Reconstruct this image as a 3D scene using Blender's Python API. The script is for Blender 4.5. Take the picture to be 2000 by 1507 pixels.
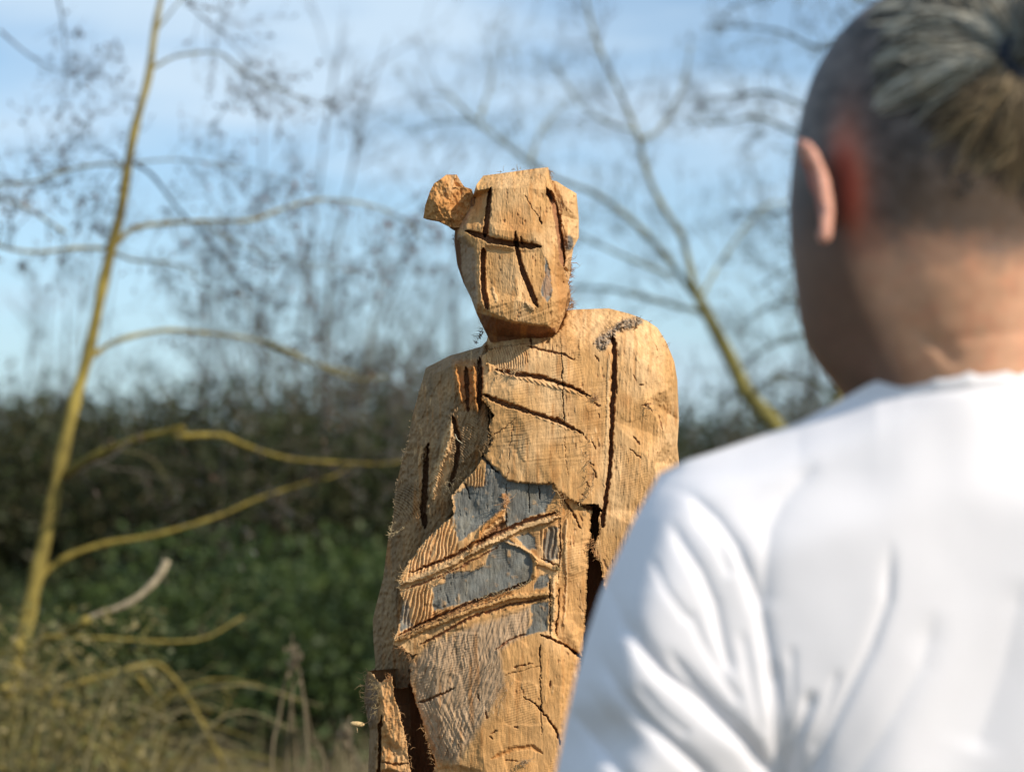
import bpy, math, random
import numpy as np
from mathutils import Vector
from mathutils.geometry import delaunay_2d_cdt

# ------------------------------------------------------------------ camera, sky, sun
scn = bpy.context.scene
for o in list(bpy.data.objects):
    bpy.data.objects.remove(o)
col = scn.collection
F = 4200.0                      # focal length in photo pixels (photo is 2000 wide)
CAM = np.array([0.0, 0.0, 1.35])
HOR = 1050.0                    # row of the horizon
PITCH = math.atan((HOR - 753.5) / F)
cd = bpy.data.cameras.new('camera')
cam = bpy.data.objects.new('camera', cd)
col.objects.link(cam)
cam.location = CAM
cam.rotation_euler = (math.pi / 2 + PITCH, 0, 0)
cd.sensor_width = 36
cd.lens = 36 * F / 2000
cd.clip_start = 0.05
cd.clip_end = 3000
cd.dof.use_dof = True
cd.dof.focus_distance = 2.375
cd.dof.aperture_fstop = 4.3
cd.dof.aperture_blades = 0
scn.camera = cam

SUN_AZ = math.radians(52)       # to the right of straight behind the camera
SUN_EL = math.radians(35)
sdir = Vector((math.sin(SUN_AZ) * math.cos(SUN_EL), -math.cos(SUN_AZ) * math.cos(SUN_EL), math.sin(SUN_EL)))
sl = bpy.data.lights.new('sun', 'SUN')
sl.energy = 4.6
sl.angle = math.radians(0.5)
sl.color = (1.0, 0.90, 0.76)
so = bpy.data.objects.new('sun', sl)
col.objects.link(so)
so.rotation_euler = sdir.to_track_quat('Z', 'Y').to_euler()
so.location = (5, -5, 8)

w = bpy.data.worlds.new('World')
scn.world = w
w.use_nodes = True
nt = w.node_tree
nt.nodes.clear()
out = nt.nodes.new('ShaderNodeOutputWorld')
bg = nt.nodes.new('ShaderNodeBackground')
sky = nt.nodes.new('ShaderNodeTexSky')
sky.sky_type = 'NISHITA'
sky.sun_disc = False
sky.sun_elevation = SUN_EL
sky.sun_rotation = math.atan2(sdir.x, sdir.y)
sky.air_density = 1.0
sky.dust_density = 0.5
sky.ozone_density = 1.6
bg.inputs['Strength'].default_value = 0.134
tc = nt.nodes.new('ShaderNodeTexCoord')
mp = nt.nodes.new('ShaderNodeMapping')
mp.inputs['Scale'].default_value = (1.6, 1.6, 7.5)
mp.inputs['Location'].default_value = (0.35, 0.0, 0.42)
mp.inputs['Rotation'].default_value = (0, 0.12, 0)
n1 = nt.nodes.new('ShaderNodeTexNoise')
n1.inputs['Scale'].default_value = 2.3
n1.inputs['Detail'].default_value = 4
n1.inputs['Roughness'].default_value = 0.5
cr = nt.nodes.new('ShaderNodeValToRGB')
cr.color_ramp.elements[0].position = 0.45
cr.color_ramp.elements[1].position = 0.62
cr.color_ramp.elements[0].color = (0.16, 0.16, 0.16, 1)
cr.color_ramp.elements[1].color = (0.85, 0.85, 0.85, 1)
mx = nt.nodes.new('ShaderNodeMix')
mx.data_type = 'RGBA'
mx.inputs['B'].default_value = (5.2, 5.8, 6.7, 1)
L = nt.links
L.new(tc.outputs['Generated'], mp.inputs['Vector'])
L.new(mp.outputs['Vector'], n1.inputs['Vector'])
L.new(n1.outputs['Fac'], cr.inputs['Fac'])
L.new(cr.outputs['Color'], mx.inputs['Factor'])
L.new(sky.outputs['Color'], mx.inputs['A'])
tn = nt.nodes.new('ShaderNodeMix')
tn.data_type = 'RGBA'
tn.blend_type = 'MULTIPLY'
tn.inputs['Factor'].default_value = 1
tn.inputs['B'].default_value = (0.96, 1.06, 1.08, 1)
sx_ = nt.nodes.new('ShaderNodeSeparateXYZ')
L.new(tc.outputs['Generated'], sx_.inputs['Vector'])
hz = nt.nodes.new('ShaderNodeMapRange')
hz.inputs['From Min'].default_value = 0.0
hz.inputs['From Max'].default_value = 0.16
hz.inputs['To Min'].default_value = 0.8
hz.inputs['To Max'].default_value = 0.0
hz.interpolation_type = 'SMOOTHSTEP'
L.new(sx_.outputs['Z'], hz.inputs['Value'])
m3 = nt.nodes.new('ShaderNodeMix')
m3.data_type = 'RGBA'
m3.inputs['B'].default_value = (3.4, 4.2, 4.9, 1)
L.new(hz.outputs['Result'], m3.inputs['Factor'])
L.new(mx.outputs['Result'], m3.inputs['A'])
L.new(m3.outputs['Result'], tn.inputs['A'])
L.new(tn.outputs['Result'], bg.inputs['Color'])
L.new(bg.outputs['Background'], out.inputs['Surface'])

scn.view_settings.view_transform = 'Standard'
scn.view_settings.look = 'None'
scn.view_settings.gamma = 1
scn.view_settings.exposure = 0.02
scn.view_settings.use_curve_mapping = False
scn.render.engine = 'CYCLES'
scn.cycles.max_bounces = 6
scn.cycles.transparent_max_bounces = 4

# ------------------------------------------------------------------ helpers
cp, sp = math.cos(PITCH), math.sin(PITCH)


def at(u, v, Y):
    """world point seen at photo pixel (u,v) on the vertical plane y=Y (arrays allowed)"""
    a = (np.asarray(u, float) - 1000.0) / F
    b = (753.5 - np.asarray(v, float)) / F
    dx, dy, dz = a, cp - b * sp, sp + b * cp
    k = (np.asarray(Y, float)) / dy
    return np.stack(np.broadcast_arrays(dx * k, dy * k, CAM[2] + dz * k), -1)


def proj(P):
    x, y, z = P[..., 0], P[..., 1], P[..., 2] - CAM[2]
    fw = y * cp + z * sp
    up = -y * sp + z * cp
    return 1000 + F * x / fw, 753.5 - F * up / fw


def h2(ix, iy, seed):
    h = (ix.astype(np.int64) * 374761393 + iy.astype(np.int64) * 668265263 + seed * 1442695041) & 0xffffffff
    h = ((h ^ (h >> 13)) * 1274126177) & 0xffffffff
    h = ((h ^ (h >> 16)) * 2246822519) & 0xffffffff
    return (h ^ (h >> 15)).astype(float) / 4294967295.0


def vn(x, y, seed=0):
    ix, iy = np.floor(x), np.floor(y)
    fx, fy = x - ix, y - iy
    fx = fx * fx * (3 - 2 * fx)
    fy = fy * fy * (3 - 2 * fy)
    a, b = h2(ix, iy, seed), h2(ix + 1, iy, seed)
    c, d = h2(ix, iy + 1, seed), h2(ix + 1, iy + 1, seed)
    return ((a * (1 - fx) + b * fx) * (1 - fy) + (c * (1 - fx) + d * fx) * fy) * 2 - 1


def fbm(x, y, seed=0, o=4):
    s, a, t = 0, 1.0, 0
    for k in range(o):
        s = s + a * vn(x * 2 ** k, y * 2 ** k, seed + k * 17)
        t += a
        a *= 0.5
    return s / t


def inside(U, V, poly):
    r = np.zeros(U.shape, bool)
    n = len(poly)
    for i in range(n):
        x1, y1 = poly[i]
        x2, y2 = poly[(i + 1) % n]
        if y1 == y2:
            continue
        c = ((y1 > V) != (y2 > V)) & (U < (x2 - x1) * (V - y1) / (y2 - y1) + x1)
        r ^= c
    return r


def pdist(U, V, pts):
    """distance to a polyline, parameter 0..1 along it, signed side"""
    best = np.full(U.shape, 1e9)
    par = np.zeros(U.shape)
    sg = np.zeros(U.shape)
    seg = [math.dist(pts[i], pts[i + 1]) for i in range(len(pts) - 1)]
    tot = sum(seg)
    acc = 0
    for i, s in enumerate(seg):
        (x1, y1), (x2, y2) = pts[i], pts[i + 1]
        dx, dy = (x2 - x1) / s, (y2 - y1) / s
        t = np.clip((U - x1) * dx + (V - y1) * dy, 0, s)
        d = np.hypot(U - x1 - t * dx, V - y1 - t * dy)
        m = d < best
        best = np.where(m, d, best)
        par = np.where(m, (acc + t) / tot, par)
        sg = np.where(m, (U - x1) * dy - (V - y1) * dx, sg)
        acc += s
    return best, par, sg


def polymask(U, V, poly, soft=3.0):
    d, _, _ = pdist(U, V, list(poly) + [poly[0]])
    ins = inside(U, V, poly)
    return np.clip(0.5 + np.where(ins, d, -d) / (2 * soft), 0, 1)


def tri_interp(U, V, ctrl):
    pts = [Vector((p[0], p[1])) for p in ctrl]
    res = delaunay_2d_cdt(pts, [], [], 0, 1e-4)
    vs, _, fs = res[0], res[1], res[2]
    org = res[3]
    dz = [ctrl[o[0]][2] if o else 0 for o in org]
    D = np.full(U.shape, np.nan)
    for f in fs:
        if len(f) != 3:
            continue
        (x1, y1), (x2, y2), (x3, y3) = [(vs[i][0], vs[i][1]) for i in f]
        det = (y2 - y3) * (x1 - x3) + (x3 - x2) * (y1 - y3)
        if abs(det) < 1e-9:
            continue
        m = (U >= min(x1, x2, x3) - .01) & (U <= max(x1, x2, x3) + .01) & (V >= min(y1, y2, y3) - .01) & (V <= max(y1, y2, y3) + .01)
        uu, vv = U[m], V[m]
        a = ((y2 - y3) * (uu - x3) + (x3 - x2) * (vv - y3)) / det
        b = ((y3 - y1) * (uu - x3) + (x1 - x3) * (vv - y3)) / det
        c = 1 - a - b
        ok = (a > -1e-3) & (b > -1e-3) & (c > -1e-3)
        val = a * dz[f[0]] + b * dz[f[1]] + c * dz[f[2]]
        cur = D[m]
        cur[ok] = val[ok]
        D[m] = cur
    bad = np.isnan(D)
    if bad.any():
        uu, vv = U[bad], V[bad]
        W = 0
        S = 0
        for p in ctrl:
            wgt = 1 / ((uu - p[0]) ** 2 + (vv - p[1]) ** 2 + 1) ** 2
            W = W + wgt
            S = S + wgt * p[2]
        D[bad] = S / W
    return D


def smoothgrid(D, n):
    for _ in range(n):
        P = np.pad(D, 1, mode='edge')
        D = (P[1:-1, 1:-1] * 2 + P[:-2, 1:-1] + P[2:, 1:-1] + P[1:-1, :-2] + P[1:-1, 2:]) / 6
    return D


def link(name, me, parent=None, mat=None):
    o = bpy.data.objects.new(name, me)
    col.objects.link(o)
    if mat is not None:
        me.materials.append(mat)
    if parent is not None:
        o.parent = parent
        o.matrix_parent_inverse = parent.matrix_world.inverted() if False else o.matrix_parent_inverse
    return o


def mesh_np(name, V, quads=None, tris=None, colors=None, smooth=True, ngons=None):
    me = bpy.data.meshes.new(name)
    V = np.asarray(V, np.float32)
    loops, starts, tot = [], [], 0
    parts = []
    for f in (quads, tris):
        if f is not None and len(f):
            f = np.asarray(f, np.int32)
            k = f.shape[1]
            parts.append(f.ravel())
            starts.append(tot + np.arange(len(f)) * k)
            tot += f.size
    if ngons:
        for g in ngons:
            parts.append(np.asarray(g, np.int32))
            starts.append(np.array([tot]))
            tot += len(g)
    lv = np.concatenate(parts)
    st = np.concatenate(starts).astype(np.int32)
    me.vertices.add(len(V))
    me.vertices.foreach_set('co', V.ravel())
    me.loops.add(len(lv))
    me.loops.foreach_set('vertex_index', lv)
    me.polygons.add(len(st))
    me.polygons.foreach_set('loop_start', st)
    if colors is not None:
        a = me.color_attributes.new('tint', 'FLOAT_COLOR', 'POINT')
        c = np.ones((len(V), 4), np.float32)
        c[:, :3] = colors
        a.data.foreach_set('color', c.ravel())
    me.update(calc_edges=True)
    me.validate()
    if smooth:
        me.polygons.foreach_set('use_smooth', np.ones(len(me.polygons), bool))
    return me


def empty(name, loc, label, cat, group=None):
    o = bpy.data.objects.new(name, None)
    col.objects.link(o)
    o.location = loc
    o['label'] = label
    o['category'] = cat
    if group:
        o['group'] = group
    return o


def tag(o, label=None, cat=None, group=None, kind=None):
    if label:
        o['label'] = label
    if cat:
        o['category'] = cat
    if group:
        o['group'] = group
    if kind:
        o['kind'] = kind
    return o


class MB:
    """collects tubes and leaves into one mesh"""

    def __init__(s):
        s.v, s.f, s.c = [], [], []

    def tube(s, pts, rad, n=5, colr=(1, 1, 1), tip=True):
        pts = [Vector(p) for p in pts]
        b = len(s.v)
        up = Vector((0.13, 0.9, 0.31))
        m = len(pts)
        for i, p in enumerate(pts):
            d = (pts[min(i + 1, m - 1)] - pts[max(i - 1, 0)])
            if d.length < 1e-9:
                d = Vector((0, 0, 1))
            d.normalize()
            a = d.cross(up)
            if a.length < 1e-3:
                a = d.cross(Vector((1, 0, 0)))
            a.normalize()
            c = d.cross(a)
            r = rad[i] if hasattr(rad, '__len__') else rad
            for k in range(n):
                an = 2 * math.pi * k / n
                s.v.append(p + a * (math.cos(an) * r) + c * (math.sin(an) * r))
                s.c.append(colr)
        for i in range(m - 1):
            for k in range(n):
                k2 = (k + 1) % n
                s.f.append((b + i * n + k, b + i * n + k2, b + (i + 1) * n + k2, b + (i + 1) * n + k))
        if tip:
            s.f.append(tuple(b + k for k in range(n))[::-1])
            s.f.append(tuple(b + (m - 1) * n + k for k in range(n)))

    def leaf(s, p, d, nrm, ln, wd, colr=(1, 1, 1)):
        d = Vector(d).normalized()
        side = d.cross(Vector(nrm))
        if side.length < 1e-4:
            side = d.cross(Vector((1, 0.2, 0.1)))
        side.normalize()
        up = side.cross(d)
        p = Vector(p)
        b = len(s.v)
        s.v += [p, p + d * ln * .5 + side * wd * .5 + up * wd * .12, p + d * ln, p + d * ln * .5 - side * wd * .5 + up * wd * .12]
        s.c += [colr] * 4
        s.f.append((b, b + 1, b + 2, b + 3))

    def build(s, name, mat, parent=None, smooth=True):
        me = bpy.data.meshes.new(name)
        o0 = parent.location if parent is not None else Vector((0, 0, 0))
        me.from_pydata([v - o0 for v in s.v], [], s.f)
        a = me.color_attributes.new('tint', 'FLOAT_COLOR', 'POINT')
        c = np.ones((len(s.v), 4), np.float32)
        c[:, :3] = np.array(s.c, np.float32).reshape(-1, 3)
        a.data.foreach_set('color', c.ravel())
        if smooth:
            me.polygons.foreach_set('use_smooth', np.ones(len(me.polygons), bool))
        return link(name, me, parent, mat)


def material(name, base=None, rough=0.8, attr=True, noise=None, bump=None, sss=0, sheen=0, transl=0, spec=0.3):
    """noise: (scale xyz, strength, detail) multiplies colour; bump: list of (scale xyz, distance)"""
    m = bpy.data.materials.new(name)
    m.use_nodes = True
    t = m.node_tree
    N = t.nodes
    P = N['Principled BSDF']
    P.inputs['Roughness'].default_value = rough
    P.inputs['Specular IOR Level'].default_value = spec
    src = None
    if attr:
        a = N.new('ShaderNodeAttribute')
        a.attribute_name = 'tint'
        src = a.outputs['Color']
        if base is not None:
            q = N.new('ShaderNodeMix')
            q.data_type = 'RGBA'
            q.blend_type = 'MULTIPLY'
            q.inputs['Factor'].default_value = 1
            q.inputs['B'].default_value = (*base, 1)
            t.links.new(src, q.inputs['A'])
            src = q.outputs['Result']
    else:
        c = N.new('ShaderNodeRGB')
        c.outputs[0].default_value = (*base, 1)
        src = c.outputs[0]
    tcn = N.new('ShaderNodeTexCoord')
    for k, (sc, st, det) in enumerate(noise or []):
        mpn = N.new('ShaderNodeMapping')
        mpn.inputs['Scale'].default_value = sc
        nz = N.new('ShaderNodeTexNoise')
        nz.inputs['Scale'].default_value = 1
        nz.inputs['Detail'].default_value = det
        t.links.new(tcn.outputs['Object'], mpn.inputs['Vector'])
        t.links.new(mpn.outputs['Vector'], nz.inputs['Vector'])
        r = N.new('ShaderNodeMapRange')
        r.inputs['From Min'].default_value = 0.3
        r.inputs['From Max'].default_value = 0.7
        r.inputs['To Min'].default_value = 1 - st
        r.inputs['To Max'].default_value = 1 + st
        t.links.new(nz.outputs['Fac'], r.inputs['Value'])
        q = N.new('ShaderNodeMix')
        q.data_type = 'RGBA'
        q.blend_type = 'MULTIPLY'
        q.inputs['Factor'].default_value = 1
        t.links.new(src, q.inputs['A'])
        t.links.new(r.outputs['Result'], q.inputs['B'])
        src = q.outputs['Result']
    t.links.new(src, P.inputs['Base Color'])
    prev = None
    for sc, dist in bump or []:
        mpn = N.new('ShaderNodeMapping')
        mpn.inputs['Scale'].default_value = sc
        nz = N.new('ShaderNodeTexNoise')
        nz.inputs['Scale'].default_value = 1
        nz.inputs['Detail'].default_value = 3
        t.links.new(tcn.outputs['Object'], mpn.inputs['Vector'])
        t.links.new(mpn.outputs['Vector'], nz.inputs['Vector'])
        b = N.new('ShaderNodeBump')
        b.inputs['Distance'].default_value = dist
        b.inputs['Strength'].default_value = 1
        t.links.new(nz.outputs['Fac'], b.inputs['Height'])
        if prev:
            t.links.new(prev, b.inputs['Normal'])
        prev = b.outputs['Normal']
    if prev:
        t.links.new(prev, P.inputs['Normal'])
    if sss:
        P.inputs['Subsurface Weight'].default_value = sss
        P.inputs['Subsurface Radius'].default_value = (0.012, 0.004, 0.002)
        P.inputs['Subsurface Scale'].default_value = 1.0
    if sheen:
        P.inputs['Sheen Weight'].default_value = sheen
    if transl:
        outn = N['Material Output']
        tr = N.new('ShaderNodeBsdfTranslucent')
        t.links.new(src, tr.inputs['Color'])
        ms = N.new('ShaderNodeMixShader')
        ms.inputs[0].default_value = transl
        t.links.new(P.outputs[0], ms.inputs[1])
        t.links.new(tr.outputs[0], ms.inputs[2])
        t.links.new(ms.outputs[0], outn.inputs['Surface'])
    return m


def lin(xs, ys):
    xs, ys = np.array(xs, float), np.array(ys, float)
    return lambda t: np.interp(t, xs, ys)


M_wood = material('sawn_wood', rough=0.78, attr=True,
                  noise=[((260, 260, 28), 0.16, 4), ((60, 60, 40), 0.12, 3), ((900, 900, 300), .10, 2)],
                  bump=[((520, 520, 130), 0.0006), ((1400, 1400, 700), 0.00025)], spec=0.25)
M_skin = material('skin', rough=0.55, attr=True, noise=[((120, 120, 120), 0.07, 3)], bump=[((500, 500, 500), 0.0002)], sss=0.12, spec=0.3)
M_hair = material('hair', rough=0.45, attr=True, spec=0.4)
M_shirt = material('white_cotton', base=(0.86, 0.835, 0.86), rough=0.9, attr=False, noise=[((30, 30, 30), 0.012, 2)],
                   bump=[((900, 900, 900), 0.00015)], sheen=0.15, spec=0.15)
M_cloth = material('dark_cotton', base=(0.03, 0.035, 0.05), rough=0.9, attr=False, noise=[((50, 50, 50), 0.1, 2)])
M_shoe = material('shoe_leather', base=(0.05, 0.035, 0.025), rough=0.6, attr=False)
M_bark = material('mossy_bark', rough=0.9, attr=True, noise=[((40, 40, 20), 0.3, 3), ((9, 9, 5), 0.42, 2)], bump=[((90, 90, 40), 0.002)])
M_leaf = material('leaf', rough=0.55, attr=True, transl=0.25, spec=0.3)
M_grass = material('dry_grass', rough=0.8, attr=True, transl=0.2)

# ------------------------------------------------------------------ ground
gx = np.concatenate([np.linspace(-600, -20, 12), np.linspace(-18, 18, 50), np.linspace(20, 600, 12)])
gy = np.concatenate([np.linspace(-60, 0, 8), np.linspace(1, 40, 60), np.linspace(45, 1500, 14)])
GX, GY = np.meshgrid(gx, gy, indexing='ij')
GZ = 0.05 * fbm(GX * .4, GY * .4, 3) * np.clip((GY - 3) / 4, 0, 1)
nx, ny = GX.shape
idx = np.arange(nx * ny).reshape(nx, ny)
q = np.stack([idx[:-1, :-1], idx[1:, :-1], idx[1:, 1:], idx[:-1, 1:]], -1).reshape(-1, 4)
me = mesh_np('ground', np.stack([GX, GY, GZ], -1).reshape(-1, 3), q)
M_ground = material('meadow_soil', base=(0.095, 0.080, 0.042), rough=0.95, attr=False, noise=[((1.2, 1.2, 1), 0.35, 4), ((14, 14, 14), 0.3, 3)],
                    bump=[((8, 8, 8), 0.05)])
tag(link('ground', me, None, M_ground), kind='structure')


# ------------------------------------------------------------------ carved patch tool
def patch_grid(rows, ncol, Lf, Rf, topf, v0, k):
    t = np.linspace(0, 1, ncol)
    rows = np.asarray(rows, float)
    T = np.broadcast_to(t, (len(rows), ncol))
    VR = np.broadcast_to(rows[:, None], T.shape)
    V = VR + (topf(T) - v0) * np.clip(1 - (VR - v0) / k, 0, 1)
    U = Lf(V) * (1 - T) + Rf(V) * T
    return U, V, T


def patch_mesh(U, V, D, unit, Y0, back, nb=26, pw=0.75, colors=None, backcolor=(.35, .22, .12), stepb=3):
    """front grid + rounded back; returns verts, quads(front), quads(back), ngons, colours"""
    nr, nc = U.shape
    P = at(U, V, Y0 + D * unit)
    verts = [P.reshape(-1, 3)]
    fi = np.arange(nr * nc).reshape(nr, nc)
    qf = np.stack([fi[:-1, :-1], fi[1:, :-1], fi[1:, 1:], fi[:-1, 1:]], -1).reshape(-1, 4)
    tb = np.linspace(0, 1, nb)[1:-1]
    A = P[:, -1][:, None, :]
    B = P[:, 0][:, None, :]
    Q = A * (1 - tb)[None, :, None] + B * tb[None, :, None]
    prof = np.sin(np.pi * tb) ** pw
    bk = back if hasattr(back, '__len__') else np.full(nr, back)
    Q = Q.copy()
    Q[..., 1] += prof[None, :] * np.asarray(bk)[:, None]
    nbk = len(tb)
    bi = nr * nc + np.arange(nr * nbk).reshape(nr, nbk)
    full = np.concatenate([fi[:, -1:], bi, fi[:, :1]], 1)
    qb = np.stack([full[:-1, :-1], full[1:, :-1], full[1:, 1:], full[:-1, 1:]], -1).reshape(-1, 4)
    top = list(fi[0, ::-1]) + list(full[0, ::-1][1:-1])
    bot = list(fi[-1]) + list(full[-1][1:-1])
    verts.append(Q.reshape(-1, 3))
    cc = None
    if colors is not None:
        cc = np.concatenate([colors.reshape(-1, 3), np.tile(np.array(backcolor), (nr * nbk, 1))])
    return np.concatenate(verts), qf, qb, [top, bot], cc


def layers_eval(U, V, layers):
    D = np.full(U.shape, 1e6)
    I = np.zeros(U.shape, int)
    for i, (poly, ctrl) in enumerate(layers):
        m = inside(U, V, poly) if poly is not None else np.ones(U.shape, bool)
        d = np.full(U.shape, 1e6)
        d[m] = tri_interp(U[m][None], V[m][None], ctrl)[0]
        b = d < D
        D = np.where(b, d, D)
        I = np.where(b, i, I)
    return D, I


def groove(U, V, pts, w, depth, sharp=2.5, taper=0.3):
    """soft walled slot: returns depth field and mask. w = half width or (start, end)"""
    d, p, s = pdist(U, V, pts)
    w0, w1 = (w if hasattr(w, '__len__') else (w, w))
    hw = (w0 + (w1 - w0) * p) * np.clip(np.minimum(p, 1 - p) / max(taper, 1e-3) + 0.25, 0, 1)
    m = np.clip((1 - d / np.maximum(hw, .01)) * sharp, 0, 1)
    return m * depth, m


rng = np.random.default_rng(7)
random.seed(7)
S = 2.4 / F                              # metres per photo pixel at the sculpture
# wood colours
TAN = np.array([.55, .300, .112])
PALE = np.array([.68, .425, .205])
ORANGE = np.array([.42, .180, .048])
BROWN = np.array([.17, .068, .027])
RED0 = np.array([.34, .16, .065])
SLATE = np.array([.135, .148, .140])
WEATH_SHADE = np.array([.25, .165, .088])  # weathered grey-brown wood, darkened further to deepen the arm's shade
DARK = np.array([.06, .04, .03])


def mixc(C, c, m):
    return C * (1 - m[..., None]) + np.asarray(c) * m[..., None]


EYE = at(1000, 1050, 2.4)
sculp = empty('wooden_sculpture', (0.02, 2.48, 0), 'unfinished chainsaw carved wooden figure with a blocky round-eared head, standing in the sun', 'sculpture')


def build_parts(V3, quads, owner, names, mats, colors, ngon=None, parent=sculp):
    """split one carved surface into one mesh per part"""
    o0 = np.array(parent.location)
    res = []
    for pid, nm in enumerate(names):
        if nm is None:
            continue
        sel = quads[owner == pid]
        if not len(sel):
            continue
        used, inv = np.unique(sel, return_inverse=True)
        me = mesh_np(nm, V3[used] - o0, inv.reshape(sel.shape), None, colors[used])
        res.append(link(nm, me, parent, mats))
    return res


# ------------------------------------------------------------------ sculpture body
Lb = lin([600, 718, 760, 814, 865, 904, 955, 1010, 1060, 1100, 1130, 1180, 1210, 1250, 1290, 1304, 1312, 1336, 1367, 1396, 1425, 1507, 1700, 3420],
         [832, 832, 820, 805, 796, 784, 772, 768, 757, 752, 748, 735, 728, 729, 733, 733, 717, 713, 711, 716, 722, 719, 735, 740])
Rb = lin([600, 625, 640, 667, 706, 742, 820, 868, 910, 960, 1200, 1400, 1600, 3420],
         [1262, 1262, 1284, 1301, 1317, 1323, 1326, 1323, 1327, 1328, 1322, 1300, 1285, 1270])
tu = lambda u: (u - 832) / (1262 - 832)
Tb = lin([tu(x) for x in (832, 872, 910, 938, 950, 1000, 1100, 1130, 1189, 1228, 1250, 1262)],
         [718, 695, 683, 674, 640, 610, 606, 604, 602, 612, 620, 626])
rows = np.concatenate([np.arange(600, 1545, 1.35), np.linspace(1546, 3412, 60)])
U, V, T = patch_grid(rows, 470, Lb, Rb, Tb, 600, 420)
U0, V0 = U.copy(), V.copy()
# ragged lookup coordinates
inn = np.minimum(T, 1 - T)
rag = np.clip(inn * 60, 0, 1)
UU = U + (2.2 * fbm(U / 9, V / 9, 1) + 1.6 * vn(U / 2.5, V / 7, 5)) * rag
VV = V + (2.2 * fbm(U / 9, V / 9, 2) + 1.6 * vn(U / 4, V / 3, 6)) * rag

core = (None, [(700, 560, 205), (830, 900, 190), (1400, 560, 120), (700, 3500, 190), (1400, 3500, 110), (1050, 900, 100), (1050, 3000, 90)])
def steep(c, k=27):
    le = lin([700, 720, 865, 955, 1060, 1180, 1300, 1400], [832, 832, 796, 772, 757, 735, 729, 715])
    return [(a, b, d + 32 * min(1, max(0, (b - 860) / 90)) + k * max(0, 1 - (a - float(le(b))) / 60) if d < 125 else d + k) for a, b, d in c]


armL = ([(800, 640), (945, 640), (965, 860), (940, 920), (905, 960), (880, 1010), (855, 1080), (830, 1150), (815, 1260), (812, 1320), (795, 1345), (700, 1330), (690, 1000), (760, 800)],
        [(832, 718, 112), (938, 668, 118), (905, 690, 116), (872, 690, 128), (890, 712, 50), (850, 728, 82), (936, 702, 60), (936, 720, 38), (820, 760, 96), (805, 814, 98), (884, 800, 40), (920, 810, 30), (955, 860, 20),
         (865, 870, 48), (900, 900, 34), (796, 865, 98), (784, 904, 98), (845, 930, 60), (772, 955, 98), (812, 950, 70), (826, 1000, 72), (768, 1010, 100), (860, 1010, 62),
         (790, 1080, 88), (757, 1060, 106), (748, 1130, 112), (775, 1130, 96), (728, 1210, 118), (770, 1210, 96), (729, 1300, 118), (800, 1300, 100), (812, 1340, 100), (850, 1120, 96),
         (700, 1340, 120), (690, 900, 150), (950, 640, 80), (960, 930, 40), (820, 640, 130)])
neck = ([(936, 560), (1110, 560), (1125, 600), (1110, 660), (1095, 700), (1000, 700), (942, 705), (930, 672)],
        [(930, 560, 90), (1120, 560, 80), (936, 672, 112), (960, 640, 90), (1040, 630, 70), (1100, 640, 40), (1110, 700, 5), (945, 705, 50), (980, 690, 40), (1020, 700, 12), (1060, 672, 34)])
chest = ([(938, 700), (958, 680), (1010, 672), (1035, 672), (1070, 668), (1098, 640), (1110, 596), (1190, 590), (1240, 600), (1245, 640), (1202, 655), (1204, 720), (1198, 820), (1192, 930), (1180, 1004), (1168, 985), (1130, 985),
          (1088, 958), (1082, 944), (1030, 944), (992, 938), (968, 912), (948, 893), (962, 860), (955, 832), (966, 810), (940, 780), (942, 740)],
         [(938, 700, 34), (960, 682, 34), (1035, 672, 20), (1100, 640, 22), (1112, 596, 62), (1190, 598, 66), (1245, 605, 72), (1240, 655, 34), (1100, 690, -6), (1170, 680, 2), (1205, 660, 10),
          (1035, 712, -4), (1010, 730, -8), (942, 745, 10), (975, 712, 8), (1155, 775, -10), (1205, 720, -2), (1000, 770, -14), (1100, 800, -20), (1198, 820, -6), (940, 785, 4), (960, 832, 2), (950, 893, 6), (968, 912, -2),
          (1040, 870, -24), (1150, 880, -20), (992, 938, -14), (1082, 944, -26), (1130, 985, -24), (1168, 985, -12), (1190, 940, -8), (1185, 1010, -8)])
belly = ([(948, 885), (975, 905), (1095, 940), (1096, 1010), (1096, 1100), (1085, 1175), (1078, 1245), (1026, 1245), (975, 1275), (860, 1262), (806, 1280), (768, 1258), (772, 1240), (784, 1200), (788, 1172), (779, 1148), (784, 1122),
          (800, 1096), (830, 1056), (860, 1026), (884, 1008), (884, 966), (905, 940), (930, 915)],
         [(948, 885, 10), (905, 940, 22), (884, 966, 22), (975, 905, -2), (1095, 940, -14), (1090, 1008, -18), (1030, 1010, -8), (990, 1030, -4), (943, 1022, 6), (895, 1058, 4), (884, 1008, 18),
          (860, 1026, 22), (830, 1056, 24), (800, 1096, 26), (784, 1122, 22), (779, 1148, 16), (788, 1172, 12), (784, 1200, 14), (768, 1258, 8), (772, 1240, 8), (846, 1195, -2), (846, 1144, 0), (930, 1171, -8),
          (924, 1115, -4), (960, 1064, -8), (994, 1053, -12), (1040, 1080, -12), (1040, 1134, -14), (1090, 1100, -14), (1078, 1161, -22), (1078, 1245, -24), (1026, 1245, -20), (975, 1275, -20), (916, 1215, -14), (846, 1244, 4), (806, 1280, 16)])
strip = ([(1088, 952), (1132, 980), (1156, 990), (1154, 1042), (1148, 1109), (1145, 1180), (1142, 1231), (1137, 1284), (1105, 1262), (1078, 1246), (1072, 1170), (1074, 1100), (1095, 1090), (1093, 1010)],
         [(1088, 952, -10), (1132, 980, -10), (1156, 990, 4), (1154, 1042, 6), (1148, 1109, 8), (1142, 1231, 6), (1137, 1284, 4), (1118, 1100, -14), (1118, 1240, -14), (1095, 1090, -14), (1072, 1170, -4), (1078, 1246, -12), (1110, 1030, -12), (1093, 1010, -10)])
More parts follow.
